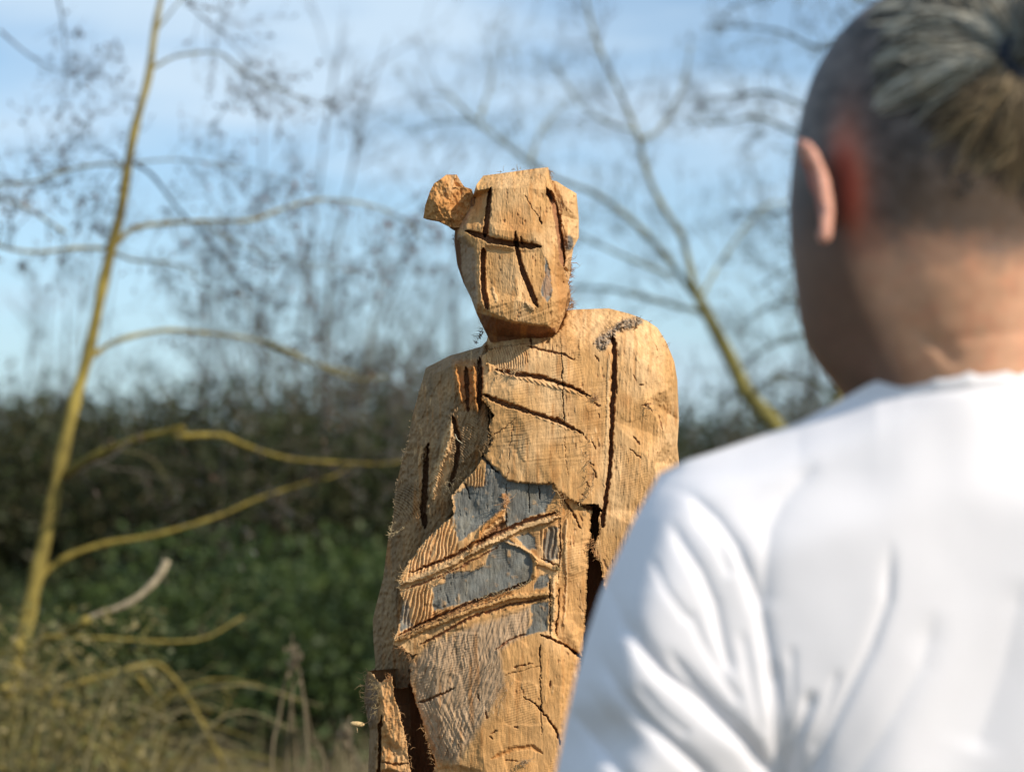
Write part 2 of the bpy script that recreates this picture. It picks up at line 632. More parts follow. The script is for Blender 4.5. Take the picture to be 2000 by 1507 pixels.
armR = ([(1190, 655), (1205, 640), (1245, 600), (1300, 600), (1400, 640), (1400, 1700), (1200, 1700), (1180, 1300), (1186, 1180), (1178, 1134), (1172, 1098), (1160, 1088), (1160, 1062), (1168, 1042), (1172, 996), (1180, 1000), (1186, 955), (1195, 820), (1202, 720)],
        [(1190, 655, 16), (1202, 720, -4), (1195, 820, -8), (1186, 955, -8), (1172, 996, -2), (1168, 1042, 0), (1160, 1075, 2), (1172, 1098, 2), (1178, 1134, 2), (1186, 1180, 4), (1180, 1300, 14), (1200, 1700, 24),
         (1205, 648, 20), (1250, 622, 66), (1262, 626, 80), (1284, 640, 88), (1245, 690, 4), (1262, 780, 0), (1275, 900, 0), (1285, 1050, 0), (1301, 667, 86), (1317, 706, 88), (1300, 760, 26), (1306, 860, 24), (1308, 1000, 24), (1323, 742, 92),
         (1326, 820, 96), (1327, 910, 96), (1328, 1000, 96), (1322, 1200, 100), (1290, 1600, 100), (1400, 600, 130), (1400, 1700, 130)])
hip = ([(846, 1244), (916, 1212), (1040, 1176), (1080, 1165), (1080, 1240), (1106, 1262), (1137, 1285), (1132, 1330), (1160, 1400), (1180, 1700), (1200, 3500), (760, 3500), (800, 1700), (850, 1508), (849, 1482), (836, 1456), (826, 1414), (815, 1380), (802, 1336), (799, 1300), (815, 1275)],
       [(846, 1244, 0), (799, 1300, 22), (815, 1275, 16), (802, 1336, 24), (815, 1380, 26), (826, 1414, 30), (850, 1500, 34), (850, 1300, -4), (860, 1400, 6), (916, 1222, -16), (1040, 1186, -22), (975, 1275, -28), (985, 1340, -28), (935, 1420, -18), (1055, 1262, -30),
        (890, 1490, 2), (950, 1507, -16), (1080, 1250, -26), (1137, 1285, 4), (1100, 1300, -22), (1090, 1450, -18), (1132, 1330, 8), (1160, 1400, 36), (1180, 1700, 40), (1000, 1700, -20), (800, 1700, 50), (1200, 3500, 60), (1000, 3500, -20), (760, 3500, 70)])
hand = ([(719, 1306), (728, 1312), (736, 1326), (743, 1334), (752, 1326), (766, 1319), (770, 1357), (783, 1401), (791, 1427), (799, 1479), (803, 1510), (820, 1700), (815, 3500), (690, 3500), (700, 1310)],
        [(719, 1306, 62), (736, 1328, 40), (766, 1319, 26), (770, 1357, 18), (783, 1401, 14), (799, 1479, 12), (803, 1510, 12), (745, 1360, 26), (752, 1420, 16), (756, 1500, 14), (713, 1336, 70), (711, 1367, 72), (716, 1396, 74),
         (722, 1425, 76), (735, 1440, 40), (738, 1507, 42), (719, 1507, 80), (820, 1700, 30), (815, 3500, 40), (690, 3500, 90), (700, 1310, 80)])
# order fixes the part ids
armL = (armL[0], steep(armL[1]))
LAY = [core, armL, neck, chest, belly, strip, armR, hip, hand]
D, I = layers_eval(UU, VV, LAY)
D0 = D.copy()
# facets get slightly rounded by a couple of smoothing passes only where shallow
Ds = smoothgrid(D, 2)
D = np.where(np.abs(Ds - D) < 3, Ds, D)

C = np.tile(TAN, U.shape + (1,))
big = fbm(U / 60, V / 90, 31)
C = mixc(C, PALE, np.clip(0.45 + big * 1.3, 0, 1))
C = mixc(C, ORANGE, np.clip(fbm(U / 35, V / 60, 33) * 1.2 - .25, 0, .7))

# ---- colour regions
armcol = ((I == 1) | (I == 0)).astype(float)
C = mixc(C, WEATH_SHADE, armcol * (0.85 + .15 * vn(U / 20, V / 40, 8)))
C = mixc(C, ORANGE * 1.2, polymask(UU, VV, [(884, 705), (930, 700), (938, 800), (905, 800), (890, 760)], 4) * .6)
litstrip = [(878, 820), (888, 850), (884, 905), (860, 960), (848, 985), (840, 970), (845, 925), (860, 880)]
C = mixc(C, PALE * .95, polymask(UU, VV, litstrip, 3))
C = mixc(C, TAN, (I == 7) * 0.3)
C = mixc(C, np.array([.56, .29, .10]), polymask(U + 10 * fbm(U / 20, V / 20, 160), V, [(985, 1340), (1040, 1250), (1140, 1285), (1150, 1420), (1200, 1600), (880, 1600), (900, 1500), (940, 1420)], 20) * .65)
C = mixc(C, np.array([.56, .30, .11]), (I == 5) * .6)
hipgrey = [(800, 1300), (846, 1250), (916, 1225), (1037, 1185), (1030, 1235), (975, 1270), (985, 1340), (935, 1420), (890, 1490), (850, 1480), (815, 1380)]
mhip = polymask(U + 5 * fbm(U / 12, V / 12, 40), V + 5 * fbm(U / 12, V / 12, 41), hipgrey, 6) * (I == 7)
C = mixc(C, [.44, .305, .19], mhip * .85)
slates = [
    [(948, 896), (970, 915), (991, 937), (1032, 943), (1078, 945), (1086, 961), (1075, 980), (1064, 999), (1032, 1010), (991, 1031), (986, 993), (943, 1023), (905, 1053), (894, 1058), (886, 1010), (886, 969), (910, 950), (943, 950), (948, 929)],
    [(962, 1064), (994, 1053), (1037, 1080), (1040, 1109), (1035, 1134), (997, 1153), (929, 1171), (846, 1193), (846, 1144), (867, 1136), (873, 1118), (900, 1116), (924, 1115), (948, 1101)],
    [(1072, 1028), (1090, 1031), (1087, 1090), (1066, 1100), (1060, 1060)],
    [(1048, 1128), (1073, 1120), (1070, 1145), (1040, 1152)],
    [(1037, 1180), (1070, 1174), (1070, 1230), (1024, 1240), (1040, 1212)],
    [(1003, 1048), (1030, 1040), (1045, 1050), (1050, 1072), (1035, 1072)],
    [(780, 1190), (795, 1168), (800, 1205), (806, 1222), (782, 1232)],
]
wu = U + 3.5 * fbm(U / 10, V / 10, 50) + 2.5 * vn(U / 3, V / 9, 51)
wv = V + 4 * fbm(U / 8, V / 10, 52)
msl = np.zeros(U.shape)
for s_ in slates:
    msl = np.maximum(msl, polymask(wu, wv, s_, 1.6))
msl *= ((I == 4) | (I == 7) | (I == 5))
msl *= np.clip(1.15 - 1.6 * np.clip(fbm(U / 14, V / 14, 54) - .28, 0, 1), 0, 1)
C = mixc(C, SLATE * (1 + .5 * fbm(U / 22, V / 22, 55) + .15 * vn(U / 3 + V / 8, V / 12, 56))[..., None] + np.array([.05, .03, 0]) * np.clip(fbm(U / 16, V / 30, 57), 0, 1)[..., None], msl * .93)
D = D + msl * 2.0
# grey knot and bark on the right shoulder
bark = np.maximum(polymask(wu, wv, [(1160, 668), (1172, 655), (1196, 640), (1225, 622), (1250, 618), (1256, 628), (1236, 640), (1206, 650), (1196, 668), (1180, 684), (1164, 680)], 3), 0)
C = mixc(C, [.23, .19, .15], bark * (.75 + .25 * vn(U / 3, V / 3, 60)))
D = D - bark * 7 * (0.4 + fbm(U / 5, V / 5, 61)) + bark * 3 * vn(U / 2.5, V / 2.5, 62)
D = D + 14 * np.clip(1 - np.hypot(U - 1191, V - 662) / 6, 0, 1)

# ---- broad undulation and facets of the blade
D = D + 2.6 * fbm(U / 45, V / 70, 70) + 1.2 * fbm(U / 14, V / 30, 71)
# torn chips and shallow gouges
zone = np.clip(fbm(U / 80, V / 80, 139, 2) * 2.5 + .15, 0, 1)
chip = np.clip(fbm(U / 5 + 2 * vn(U / 30, V / 30, 140), V / 15, 141, 3) - .36, 0, 1) * (I != 1) * zone
D = D + 9 * chip
C = mixc(C, RED0, np.clip(chip * 3, 0, .6) * (1 - msl))
lift = np.clip(fbm(U / 4, V / 20, 142, 3) - .34, 0, 1) * zone
D = D - 6 * lift
C = mixc(C, PALE * 1.05, np.clip(lift * 3, 0, .7) * (1 - .8 * msl))
streak = fbm(U / 6, V / 160, 143, 3)
C = C * (1 + .16 * streak)[..., None]
C = mixc(C, ORANGE, np.clip(fbm(U / 10, V / 90, 144, 3) * 1.5 - .35, 0, .6) * (1 - msl))
# flat planes left by single saw passes: each cell gets its own tilt
ca = U / 52 + .6 * fbm(V / 90, U / 90, 146, 3)
cb_ = V / 74 + .9 * fbm(U / 70, V / 90, 147, 3)
cu, cv = np.floor(ca), np.floor(cb_)
t1, t2 = h2(cu, cv, 148) - .5, h2(cu, cv, 149) - .5
pl = t1 * (ca % 1 - .5) + t2 * (cb_ % 1 - .5)
D = D + smoothgrid(pl * 5, 3) * (I != 1)
sn = h2(cu, cv, 150) * 1.2 - .3
sc_ = np.sin(2 * np.pi * ((U * np.cos(sn) * .25 + V * (1 - .3 * np.sin(sn))) / 4.2 + .7 * fbm(U / 30, V / 30, 151, 2)))
D = D + .38 * sc_ * (I != 1) * np.clip(h2(cu, cv, 152) * 2 - .7, 0, 1)
# vertical fibre grain (sub-pixel ripple, torn fibres)
gr = vn(U / 2.2 + 3 * fbm(U / 40, V / 60, 72), V / 30, 73) * 0.5 + vn(U / 1.6, V / 9, 74) * .45
D = D + gr * np.where(I == 1, .6, np.where(I == 6, .7, .5))
# rough speckled saw surface on the left arm
D = D + (I == 1) * (2.3 * vn(U / 2.8, V / 5.5, 75) + 1.9 * vn(U / 3.8 + V / 9, V / 11, 76)) * np.clip((V - 725) / 30, 0, 1)


def sawmarks(poly, c, wl, amp, soft=4, ids=None, tintd=.18, seed=0):
    """arc ripples left by the saw bar around centre c"""
    global D, C
    m = polymask(UU, VV, poly, soft)
    if ids is not None:
        m = m * np.isin(I, ids)
    r = np.hypot(U - c[0], V - c[1]) + 1.6 * fbm(U / 12, V / 12, 80 + seed)
    wv_ = np.sin(2 * np.pi * r / wl)
    wv_ = np.where(wv_ > 0, wv_ ** .6, -np.abs(wv_) ** 1.2) * (0.8 + .5 * vn(U / 7, V / 7, 81 + seed))
    D = D + m * amp * wv_
    C = C * (1 - (m * np.clip(wv_, 0, 1) * tintd)[..., None])


def scratches(poly, ang, wl, amp, ids=None, soft=5, seed=0, ln=26):
    global D, C
    m = polymask(UU, VV, poly, soft)
    if ids is not None:
        m = m * np.isin(I, ids)
    a = math.radians(ang)
    s = U * math.cos(a) + V * math.sin(a) + 2 * fbm(U / 30, V / 30, 90 + seed)
    t = -U * math.sin(a) + V * math.cos(a)
    n = vn(s / wl, t / ln, 91 + seed) + .5 * vn(s / (wl * .55), t / (ln * .5), 92 + seed)
    D = D + m * amp * n
    C = C * (1 - (m * np.clip(n, 0, 1) * .14)[..., None])


sawmarks([(958, 682), (1009, 673), (1031, 682), (1033, 706), (1009, 724), (970, 718), (959, 706)], (900, 712), 4.6, 1.9, 2, [3], .3)
D = D + 9 * polymask(UU, VV, [(958, 680), (1009, 671), (1031, 680), (1036, 706), (1011, 727), (968, 720), (958, 706)], 3) * (I == 3) * np.clip((1036 - U) / 60, .1, 1)
sawmarks([(775, 960), (800, 948), (824, 955), (824, 1005), (800, 1018), (768, 1015)], (755, 1030), 5.2, 2.0, 3, [1], .3, 1)
sawmarks([(880, 860), (940, 800), (950, 860), (905, 920), (885, 915)], (860, 930), 4.4, 1.3, 5, [1], .2, 2)
sawmarks([(846, 920), (868, 905), (864, 955), (842, 985)], (800, 990), 4.0, 1.6, 3, [1], .3, 3)
scratches(hipgrey, 20, 3.4, 1.5, [7], 6, 1, 30)
scratches([(860, 1262), (1037, 1185), (1040, 1240), (975, 1275), (880, 1330)], -8, 3.2, 1.0, [7], 6, 2, 40)
scratches([(815, 1330), (935, 1400), (880, 1507), (840, 1490)], -25, 3.8, 1.6, [7], 8, 3, 40)
scratches([(942, 730), (1190, 740), (1190, 900), (1080, 940), (960, 860)], 84, 3.5, .45, [3], 8, 4, 60)
scratches([(1100, 600), (1240, 600), (1190, 660), (1110, 700)], 40, 5, 1.3, [3], 10, 5, 60)
scratches([(1200, 640), (1330, 700), (1330, 1200), (1200, 1200)], 4, 3.0, .8, [6], 10, 6, 60)
# fluted notches where the saw bit into the belly's left edge
for poly, wl, an in (([(800, 1100), (832, 1056), (862, 1026), (884, 1010), (894, 1062), (900, 1085), (830, 1118), (790, 1128)], 7.5, 12),
                     ([(784, 1160), (812, 1150), (840, 1140), (846, 1190), (846, 1215), (800, 1230), (782, 1210)], 7.5, 10),
                     ([(905, 935), (940, 915), (950, 945), (925, 955), (905, 950)], 6, 5),
                     ([(1052, 1035), (1070, 1030), (1090, 1032), (1088, 1090), (1062, 1090)], 9, 5)):
    m = polymask(wu, wv, poly, 3) * (I == 4)
    a = math.radians(an)
    s_ = (U * math.cos(a) + V * math.sin(a)) / wl + .5 * vn(U / 15, V / 20, 97)
    fl = np.abs((s_ % 1) - .5) * 2
    D = D + m * (fl ** .8 - .3) * 7
    C = mixc(C, ORANGE, m * np.clip(fl - .3, 0, 1) * .6)
    C = mixc(C, PALE, m * np.clip(.45 - fl, 0, 1) * .8)
# feathered hatch under rib two
m = polymask(UU, VV, [(846, 1195), (930, 1172), (1000, 1152), (1000, 1160), (920, 1188), (820, 1225)], 2) * (I == 4)
hs = np.sin(2 * np.pi * (U * .55 + V) / 5.0)
D = D + m * 2 * hs
C = mixc(C, ORANGE * .8, m * .6)


def cut(pts, w, depth, colr=BROWN, sharp=2.5, taper=.15, ids=None, cm=.9):
    global D, C
    g, m = groove(UU, VV, pts, w, depth, sharp, taper)
    if ids is not None:
        k = np.isin(I, ids)
        g, m = g * k, m * k
    D = D + g
    if colr is not None:
        C = mixc(C, colr, np.clip(m, 0, 1) * cm)


def ridge(pts, w, h, colr=PALE, ids=None, taper=.1, sharp=2.2):
    global D, C
    g, m = groove(UU, VV, pts, w, h, sharp, taper)
    if ids is not None:
        k = np.isin(I, ids)
        g, m = g * k, m * k
    D = D - g
    C = mixc(C, colr, np.clip(m, 0, 1) * .8)


RED = np.array([.30, .13, .06])
# ribs across the belly
cut([(800, 1118), (889, 1084), (924, 1062), (970, 1042), (1024, 1018), (1089, 1000)], (3, 5), 14, RED, ids=[4, 5])
ridge([(784, 1139), (830, 1123), (889, 1096), (924, 1074), (970, 1053), (1024, 1028), (1092, 1009)], 6.5, 13, PALE, [4, 5])
cut([(790, 1150), (835, 1135), (900, 1106), (975, 1066)], (2.2, 2.0), 5, RED, ids=[4])
cut([(778, 1240), (835, 1212), (916, 1178), (990, 1152), (1040, 1130)], (4, 2.5), 12, RED * .8, ids=[4])
ridge([(768, 1251), (835, 1223), (916, 1191), (997, 1166), (1078, 1158)], (7, 5), 13, TAN, [4, 5, 7])
cut([(775, 1247), (835, 1220), (916, 1188), (990, 1164)], 1.1, 6, RED * .6, ids=[4, 5, 7])
cut([(820, 1258), (850, 1244), (916, 1206), (997, 1180), (1078, 1166)], (3.2, 2.5), 9, RED, ids=[4, 7])
cut([(1030, 1238), (1000, 1246), (968, 1268)], 1.8, 6, RED, ids=[4, 7])
cut([(915, 1078), (930, 1055), (945, 1030), (985, 996)], (4, 9), -9, ORANGE * 1.25, ids=[4], sharp=1.5)
cut([(930, 1068), (950, 1048), (990, 1018)], (6, 9), 11, BROWN, ids=[4], sharp=1.4)
cut([(940, 890), (954, 903), (975, 926)], (4, 1.5), 12, DARK, ids=[4, 1])
cut([(908, 945), (914, 958), (918, 975)], (2.5, 1), 8, DARK, ids=[4])
ridge([(985, 1056), (1010, 1066), (1036, 1080), (1050, 1092)], (2, 4), 6, PALE, [4])
ridge([(1038, 1080), (1046, 1100), (1042, 1128)], (6, 3), 6, TAN, [4])
ridge([(1046, 1096), (1066, 1104), (1090, 1112)], (6, 6), 7, TAN, [4, 5])
cut([(1056, 1090), (1075, 1097), (1092, 1105)], 2, 7, BROWN, ids=[4, 5])
cut([(990, 940), (988, 990), (990, 1030)], 1, 5, DARK, ids=[4])
cut([(1032, 945), (1033, 975), (1034, 1000)], 1.2, 5, DARK, ids=[4])
cut([(1052, 948), (1056, 975)], 1.4, 5, DARK, ids=[4])
ridge([(982, 965), (992, 978), (984, 990)], 5, 4, ORANGE * 1.3, [4])
# chest grooves
cut([(966, 722), (1000, 728), (1060, 737), (1114, 755), (1154, 775)], (6, 4), 22, RED, ids=[3], sharp=1.7)
cut([(943, 771), (985, 788), (1030, 803), (1090, 821), (1140, 847)], (6, 4), 22, RED, ids=[3], sharp=1.7)
for (x1, y1, x2, y2) in ((966, 724, 1154, 775), (943, 771, 1140, 847)):
    hatch = polymask(U, V, [(x1, y1 - 3), (x2, y2 - 3), (x2, y2 + 1), (x1, y1 + 4)], 1.5)
    D = D - hatch * 4 * np.clip(np.sin(2 * np.pi * (U - V * 1.2) / 8), 0, 1)
    C = mixc(C, PALE, hatch * np.clip(np.sin(2 * np.pi * (U - V * 1.2) / 8) * 1.5 - .5, 0, 1) * .7)
cut([(1030, 676), (1055, 682), (1100, 692), (1125, 704)], (3.5, 1.5), 8, RED, ids=[3, 2], sharp=1.5)
cut([(1036, 660), (1040, 682)], 2.5, 8, BROWN, ids=[3, 2])
cut([(1097, 673), (1099, 750), (1101, 826)], 1.1, 7, DARK, ids=[3], sharp=2)
cut([(1101, 826), (1104, 880), (1110, 935)], .6, 2.5, BROWN, ids=[3], sharp=2)
cut([(1004, 820), (995, 880), (991, 935)], .6, 2.5, BROWN, ids=[3], sharp=2)
cut([(1006, 818), (975, 843), (960, 850)], .8, 3, BROWN, ids=[3], sharp=2)
# long slot between chest and right arm
cut([(1198, 656), (1201, 700), (1199, 748), (1195, 820), (1192, 910), (1186, 955), (1178, 1004), (1176, 1030)], (5.4, 4.6), 30, RED, ids=[3, 6], sharp=2.6, taper=.02)
ridge([(1190, 690), (1188, 760), (1185, 880), (1180, 950)], 4, 2.0, PALE, [3])
# nicks on chest right edge and arm
for (x, y, a, ln_) in ((1166, 700, 60, 14), (1165, 790, 20, 16), (1170, 812, 75, 10), (1160, 870, 70, 16), (1155, 905, 40, 12), (1162, 925, 75, 18), (1148, 945, 60, 14), (1140, 968, 30, 14), (1254, 752, 0, 12),
                       (1262, 790, -10, 18), (1268, 798, 45, 22), (1290, 825, 75, 32), (1243, 860, 50, 22), (1240, 885, 40, 30), (1008, 1420, -10, 10), (966, 1428, -20, 16), (960, 1440, 30, 7), (1015, 1300, -15, 26), (1035, 1296, 10, 8),
                       (1000, 1485, 5, 26), (1075, 1335, 80, 12), (950, 1395, 80, 16), (935, 1360, 85, 14), (1020, 1490, -15, 14), (1053, 430, 60, 10)):
    dx, dy = math.cos(math.radians(a)) * ln_ / 2, math.sin(math.radians(a)) * ln_ / 2
    cut([(x - dx, y - dy), (x + dx, y + dy)], 1.7, 5, BROWN * 1.2, ids=[3, 6, 7], sharp=1.6)
# upper left chest shafts
ridge([(889, 712), (894, 745), (902, 786)], (5, 4), 20, ORANGE * 1.3, [1], sharp=1.3)
ridge([(924, 708), (926, 750), (932, 806)], (6, 4), 24, ORANGE * 1.3, [1], sharp=1.3)
cut([(910, 716), (912, 760), (914, 802)], (6, 4), 16, BROWN, ids=[1])
cut([(937, 698), (938, 745), (936, 800)], (6, 4), 20, BROWN, ids=[1, 3])
ridge([(948, 694), (956, 724)], 3, 6, TAN, [3])
# slits on the left arm
cut([(884, 812), (890, 834), (896, 862), (890, 915), (878, 950)], (5, 6), 16, BROWN * .7, ids=[1], taper=.12)
ridge([(882, 816), (880, 850), (868, 890), (852, 930), (845, 975)], (3, 6), 7, PALE, [1], taper=.15)
cut([(836, 866), (832, 910), (830, 960), (827, 1000), (830, 1030)], (5.5, 8), 26, BROWN * .6, ids=[1, 0], taper=.1)
ridge([(824, 870), (818, 910)], 3, 4, PALE, [1])
ridge([(832, 875), (831, 900)], 1.5, 10, PALE, [1])
# belly strip, right
cut([(1100, 972), (1118, 1002), (1136, 1032)], 2.4, 8, BROWN, ids=[5, 4])
cut([(1094, 1010), (1094, 1080), (1091, 1130)], 1.3, 9, BROWN, ids=[5, 4])
cut([(1092, 1150), (1090, 1190), (1086, 1240)], 1.5, 10, BROWN, ids=[5, 4])
cut([(1074, 1130), (1075, 1200), (1074, 1245)], 1.4, 12, DARK, ids=[5, 4, 7])
ridge([(1082, 1125), (1082, 1180), (1080, 1235)], 3, 5, PALE, [4, 5])
ridge([(1107, 1010), (1104, 1080), (1108, 1130), (1102, 1220)], 2.5, 4, PALE, [5])
cut([(1128, 984), (1150, 992), (1170, 992)], (3, 5), 14, BROWN, ids=[3, 5])
# waist cut, cracks on the hip
cut([(1056, 1240), (1080, 1248), (1110, 1264), (1137, 1284)], (2.2, 3), 14, BROWN, ids=[5, 7, 4])
cut([(1054, 1256), (1055, 1310), (1056, 1365), (1058, 1440)], (1.3, .6), 8, DARK, ids=[7], taper=.05)
cut([(1020, 1357), (1044, 1372), (1070, 1401), (1086, 1427), (1094, 1455)], (1.2, 2.6), 10, BROWN, ids=[7])
cut([(818, 1372), (850, 1360), (888, 1343)], (4, 2.5), 8, BROWN, ids=[7], sharp=1.4)
cut([(1055, 1300), (1020, 1310), (985, 1318)], 1, 3, TAN * .6, ids=[7])
cut([(960, 1480), (1000, 1462), (1040, 1458), (1060, 1470)], 6, 5, ORANGE, ids=[7], sharp=1)
# hand block
cut([(745, 1396), (742, 1440), (741, 1507), (741, 1560)], (4, 4), 26, DARK, ids=[8])
cut([(745, 1488), (770, 1492), (800, 1490)], 2, 8, BROWN, ids=[8])
ms = (I == 8)
D = D + ms * (3.2 * fbm(U / 7, V / 12, 110) + 1.8 * vn(U / 3, V / 6, 111))
C = mixc(C, ORANGE * 1.25, ms * .55 * np.clip(.6 + fbm(U / 10, V / 18, 112), 0, 1))
C = mixc(C, WEATH_SHADE * .85, polymask(UU, VV, [(716, 1310), (740, 1330), (740, 1400), (733, 1560), (700, 1560), (705, 1320)], 3) * .8)
# inside of the gaps is raw brown wood
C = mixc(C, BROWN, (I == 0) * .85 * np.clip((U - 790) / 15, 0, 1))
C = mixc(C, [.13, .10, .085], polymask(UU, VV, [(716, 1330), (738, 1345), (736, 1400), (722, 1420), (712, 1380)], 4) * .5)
# back to ordinary at walls: steep parts a bit darker/rawer wood comes from light alone

own_v = I
PARTS = {0: 0, 1: 1, 2: 2, 3: 0, 4: 0, 5: 0, 6: 3, 7: 0, 8: 4}
names = ['torso', 'arm', 'neck', 'arm', 'hand']
back = np.interp(rows, [600, 640, 800, 1500, 3420], [.06, .08, .13, .13, .15])
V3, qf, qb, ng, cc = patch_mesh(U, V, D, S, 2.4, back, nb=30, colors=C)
lut = np.array([PARTS[k] for k in range(9)])
nr, nc = U.shape
ownf = lut[I[:-1, :-1]].reshape(-1)
ownb = np.zeros(len(qb), int)
nbc = 29
vb = np.repeat(V[:-1, 0], nbc)
ownb[:] = 0
quads = np.concatenate([qf, qb])
owner = np.concatenate([ownf, ownb])
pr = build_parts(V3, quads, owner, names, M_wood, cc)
for o in pr:
    if o.name.startswith('arm'):
        cx = np.mean([v.co.x for v in o.data.vertices[:500]])
        o['label'] = 'rough grey-brown arm in shade at the figure\'s left of frame' if cx < 0 else 'smooth pale rounded arm and shoulder on the lit side'
# caps
capm = mesh_np('log_end', V3[np.array(ng[0])] - np.array(sculp.location), None, None, np.tile(TAN, (len(ng[0]), 1)), False, [list(range(len(ng[0])))])
link('shoulder_top', capm, sculp, M_wood)

# ------------------------------------------------------------------ sculpture head
Lh = lin([327, 343, 360, 381, 391, 441, 471, 517, 552, 582, 613, 638, 668], [944, 944, 931, 924, 919, 889, 887, 893, 905, 920, 931, 943, 958])
Rh = lin([327, 378, 426, 464, 484, 514, 527, 552, 577, 595, 612, 640, 668], [1126, 1126, 1130.5, 1130.5, 1120, 1115, 1117, 1110, 1115, 1112, 1104, 1092, 1080])
th = lambda u: (u - 944) / (1126 - 944)
Th = lin([th(x) for x in (944, 975, 1040, 1071, 1074, 1079, 1089, 1126)], [343, 339, 330, 326.5, 350, 352, 354, 378])
rows = np.arange(326.5, 668, 1.05)
U, V, T = patch_grid(rows, 230, Lh, Rh, Th, 326.5, 120)
rag = np.clip(np.minimum(T, 1 - T) * 50, 0, 1)
UU = U + (1.5 * fbm(U / 8, V / 8, 201) + 1.0 * vn(U / 2.2, V / 5, 205)) * rag
VV = V + (1.5 * fbm(U / 8, V / 8, 202) + 1.0 * vn(U / 3, V / 2.5, 206)) * rag
face = ([(925, 300), (1085, 300), (1078, 352), (1080, 372), (1092, 410), (1100, 480), (1102, 530), (1112, 560), (1108, 612), (1092, 640), (1085, 680), (940, 680), (880, 600), (870, 440)],
        [(925, 310, 48), (944, 343, 30), (1000, 333, 26), (1071, 326, 24), (1085, 300, 40), (962, 368, -20), (1030, 366, -26), (1062, 340, -4), (1078, 372, -22), (931, 371, 0), (911, 446, 2), (919, 391, 92), (889, 441, 104), (887, 471, 104),
         (906, 460, -2), (931, 487, -16), (945, 440, -26), (1040, 450, -40), (1070, 470, -34), (1093, 470, -18), (1085, 410, -18), (1000, 480, -36), (1052, 486, -40), (893, 517, 96), (905, 552, 84), (920, 582, 60), (931, 606, 30),
         (932, 560, -20), (936, 596, -28), (954, 592, -46), (1012, 580, -56), (1057, 590, -56), (1083, 590, -48), (1104, 580, 0), (1112, 560, 20), (1102, 530, 0), (1075, 530, -34), (960, 612, -42), (1002, 626, -50), (1070, 636, -46),
         (1100, 612, 14), (943, 640, 62), (965, 655, 56), (1040, 661, 44), (1085, 648, 24), (1085, 680, 60), (940, 680, 76), (1126, 560, 60), (870, 440, 100)])
slab = ([(1060, 340), (1078, 348), (1092, 348), (1130, 376), (1140, 430), (1140, 470), (1120, 490), (1114, 530), (1120, 560), (1122, 600), (1100, 625), (1060, 600)],
        [(1060, 340, 30), (1079, 350, 30), (1092, 352, 30), (1126, 378, 44), (1131, 430, 50), (1131, 465, 52), (1105, 400, 8), (1108, 460, 8), (1095, 420, 14), (1120, 490, 44), (1105, 520, 20), (1114, 530, 44), (1118, 560, 50),
         (1122, 600, 60), (1100, 625, 50), (1060, 600, 40), (1090, 520, 20)])
core = (None, [(850, 300, 70), (1160, 300, 60), (850, 700, 90), (1160, 700, 90), (1000, 500, 60)])
D, I = layers_eval(UU, VV, [core, face, slab])
Ds = smoothgrid(D, 2)
D = np.where(np.abs(Ds - D) < 3, Ds, D)
C = np.tile(TAN, U.shape + (1,))
C = mixc(C, PALE, np.clip(.3 + 1.2 * fbm(U / 30, V / 60, 210), 0, 1) * .8)
C = mixc(C, ORANGE, polymask(U + 6 * fbm(U / 12, V / 12, 211), V, [(975, 420), (1020, 400), (1040, 450), (1020, 475), (990, 470)], 12) * .6)
C = mixc(C, ORANGE, polymask(UU, VV, [(1083, 480), (1110, 500), (1112, 600), (1090, 610), (1084, 560)], 6) * .7)
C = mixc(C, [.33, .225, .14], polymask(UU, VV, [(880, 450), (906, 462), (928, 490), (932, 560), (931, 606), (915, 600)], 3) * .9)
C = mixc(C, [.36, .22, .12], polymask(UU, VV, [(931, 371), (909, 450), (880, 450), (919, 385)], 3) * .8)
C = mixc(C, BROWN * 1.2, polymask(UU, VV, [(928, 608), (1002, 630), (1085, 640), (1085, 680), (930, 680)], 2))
C = mixc(C, PALE, (I == 2) * .5)
C = mixc(C, BROWN, (I == 0) * .8)
wu = U + 3 * fbm(U / 8, V / 8, 220)
ms = polymask(wu, V, [(1065, 502), (1072, 522), (1080, 565), (1070, 590), (1058, 577), (1058, 552), (1065, 537)], 1.5)
C = mixc(C, SLATE * 1.25, ms)
D = D + ms * 2.5
kn = np.clip(1.3 - np.hypot((U - 1110) / 9, (V - 474) / 13), 0, 1)
C = mixc(C, [.15, .13, .11], np.clip(kn * 3, 0, 1) * (I == 2))
D = D - 6 * kn + 3 * np.clip(kn * 3, 0, 1) * vn(U / 2.5, V / 3, 223)
D = D + 1.5 * fbm(U / 25, V / 40, 230) + .5 * fbm(U / 9, V / 16, 231)
chip = np.clip(fbm(U / 5, V / 12, 241, 3) - .36, 0, 1)
D = D + 6 * chip
C = mixc(C, RED0, np.clip(chip * 2, 0, .6))
C = C * (1 + .14 * fbm(U / 5, V / 90, 243, 3))[..., None]
C = mixc(C, ORANGE, np.clip(fbm(U / 14, V / 50, 244, 3) * 1.6 - .3, 0, .55))
D = D + .45 * vn(U / 2.0, V / 16, 232) + .35 * vn(U / 1.5, V / 5, 233)
HV = V.copy()


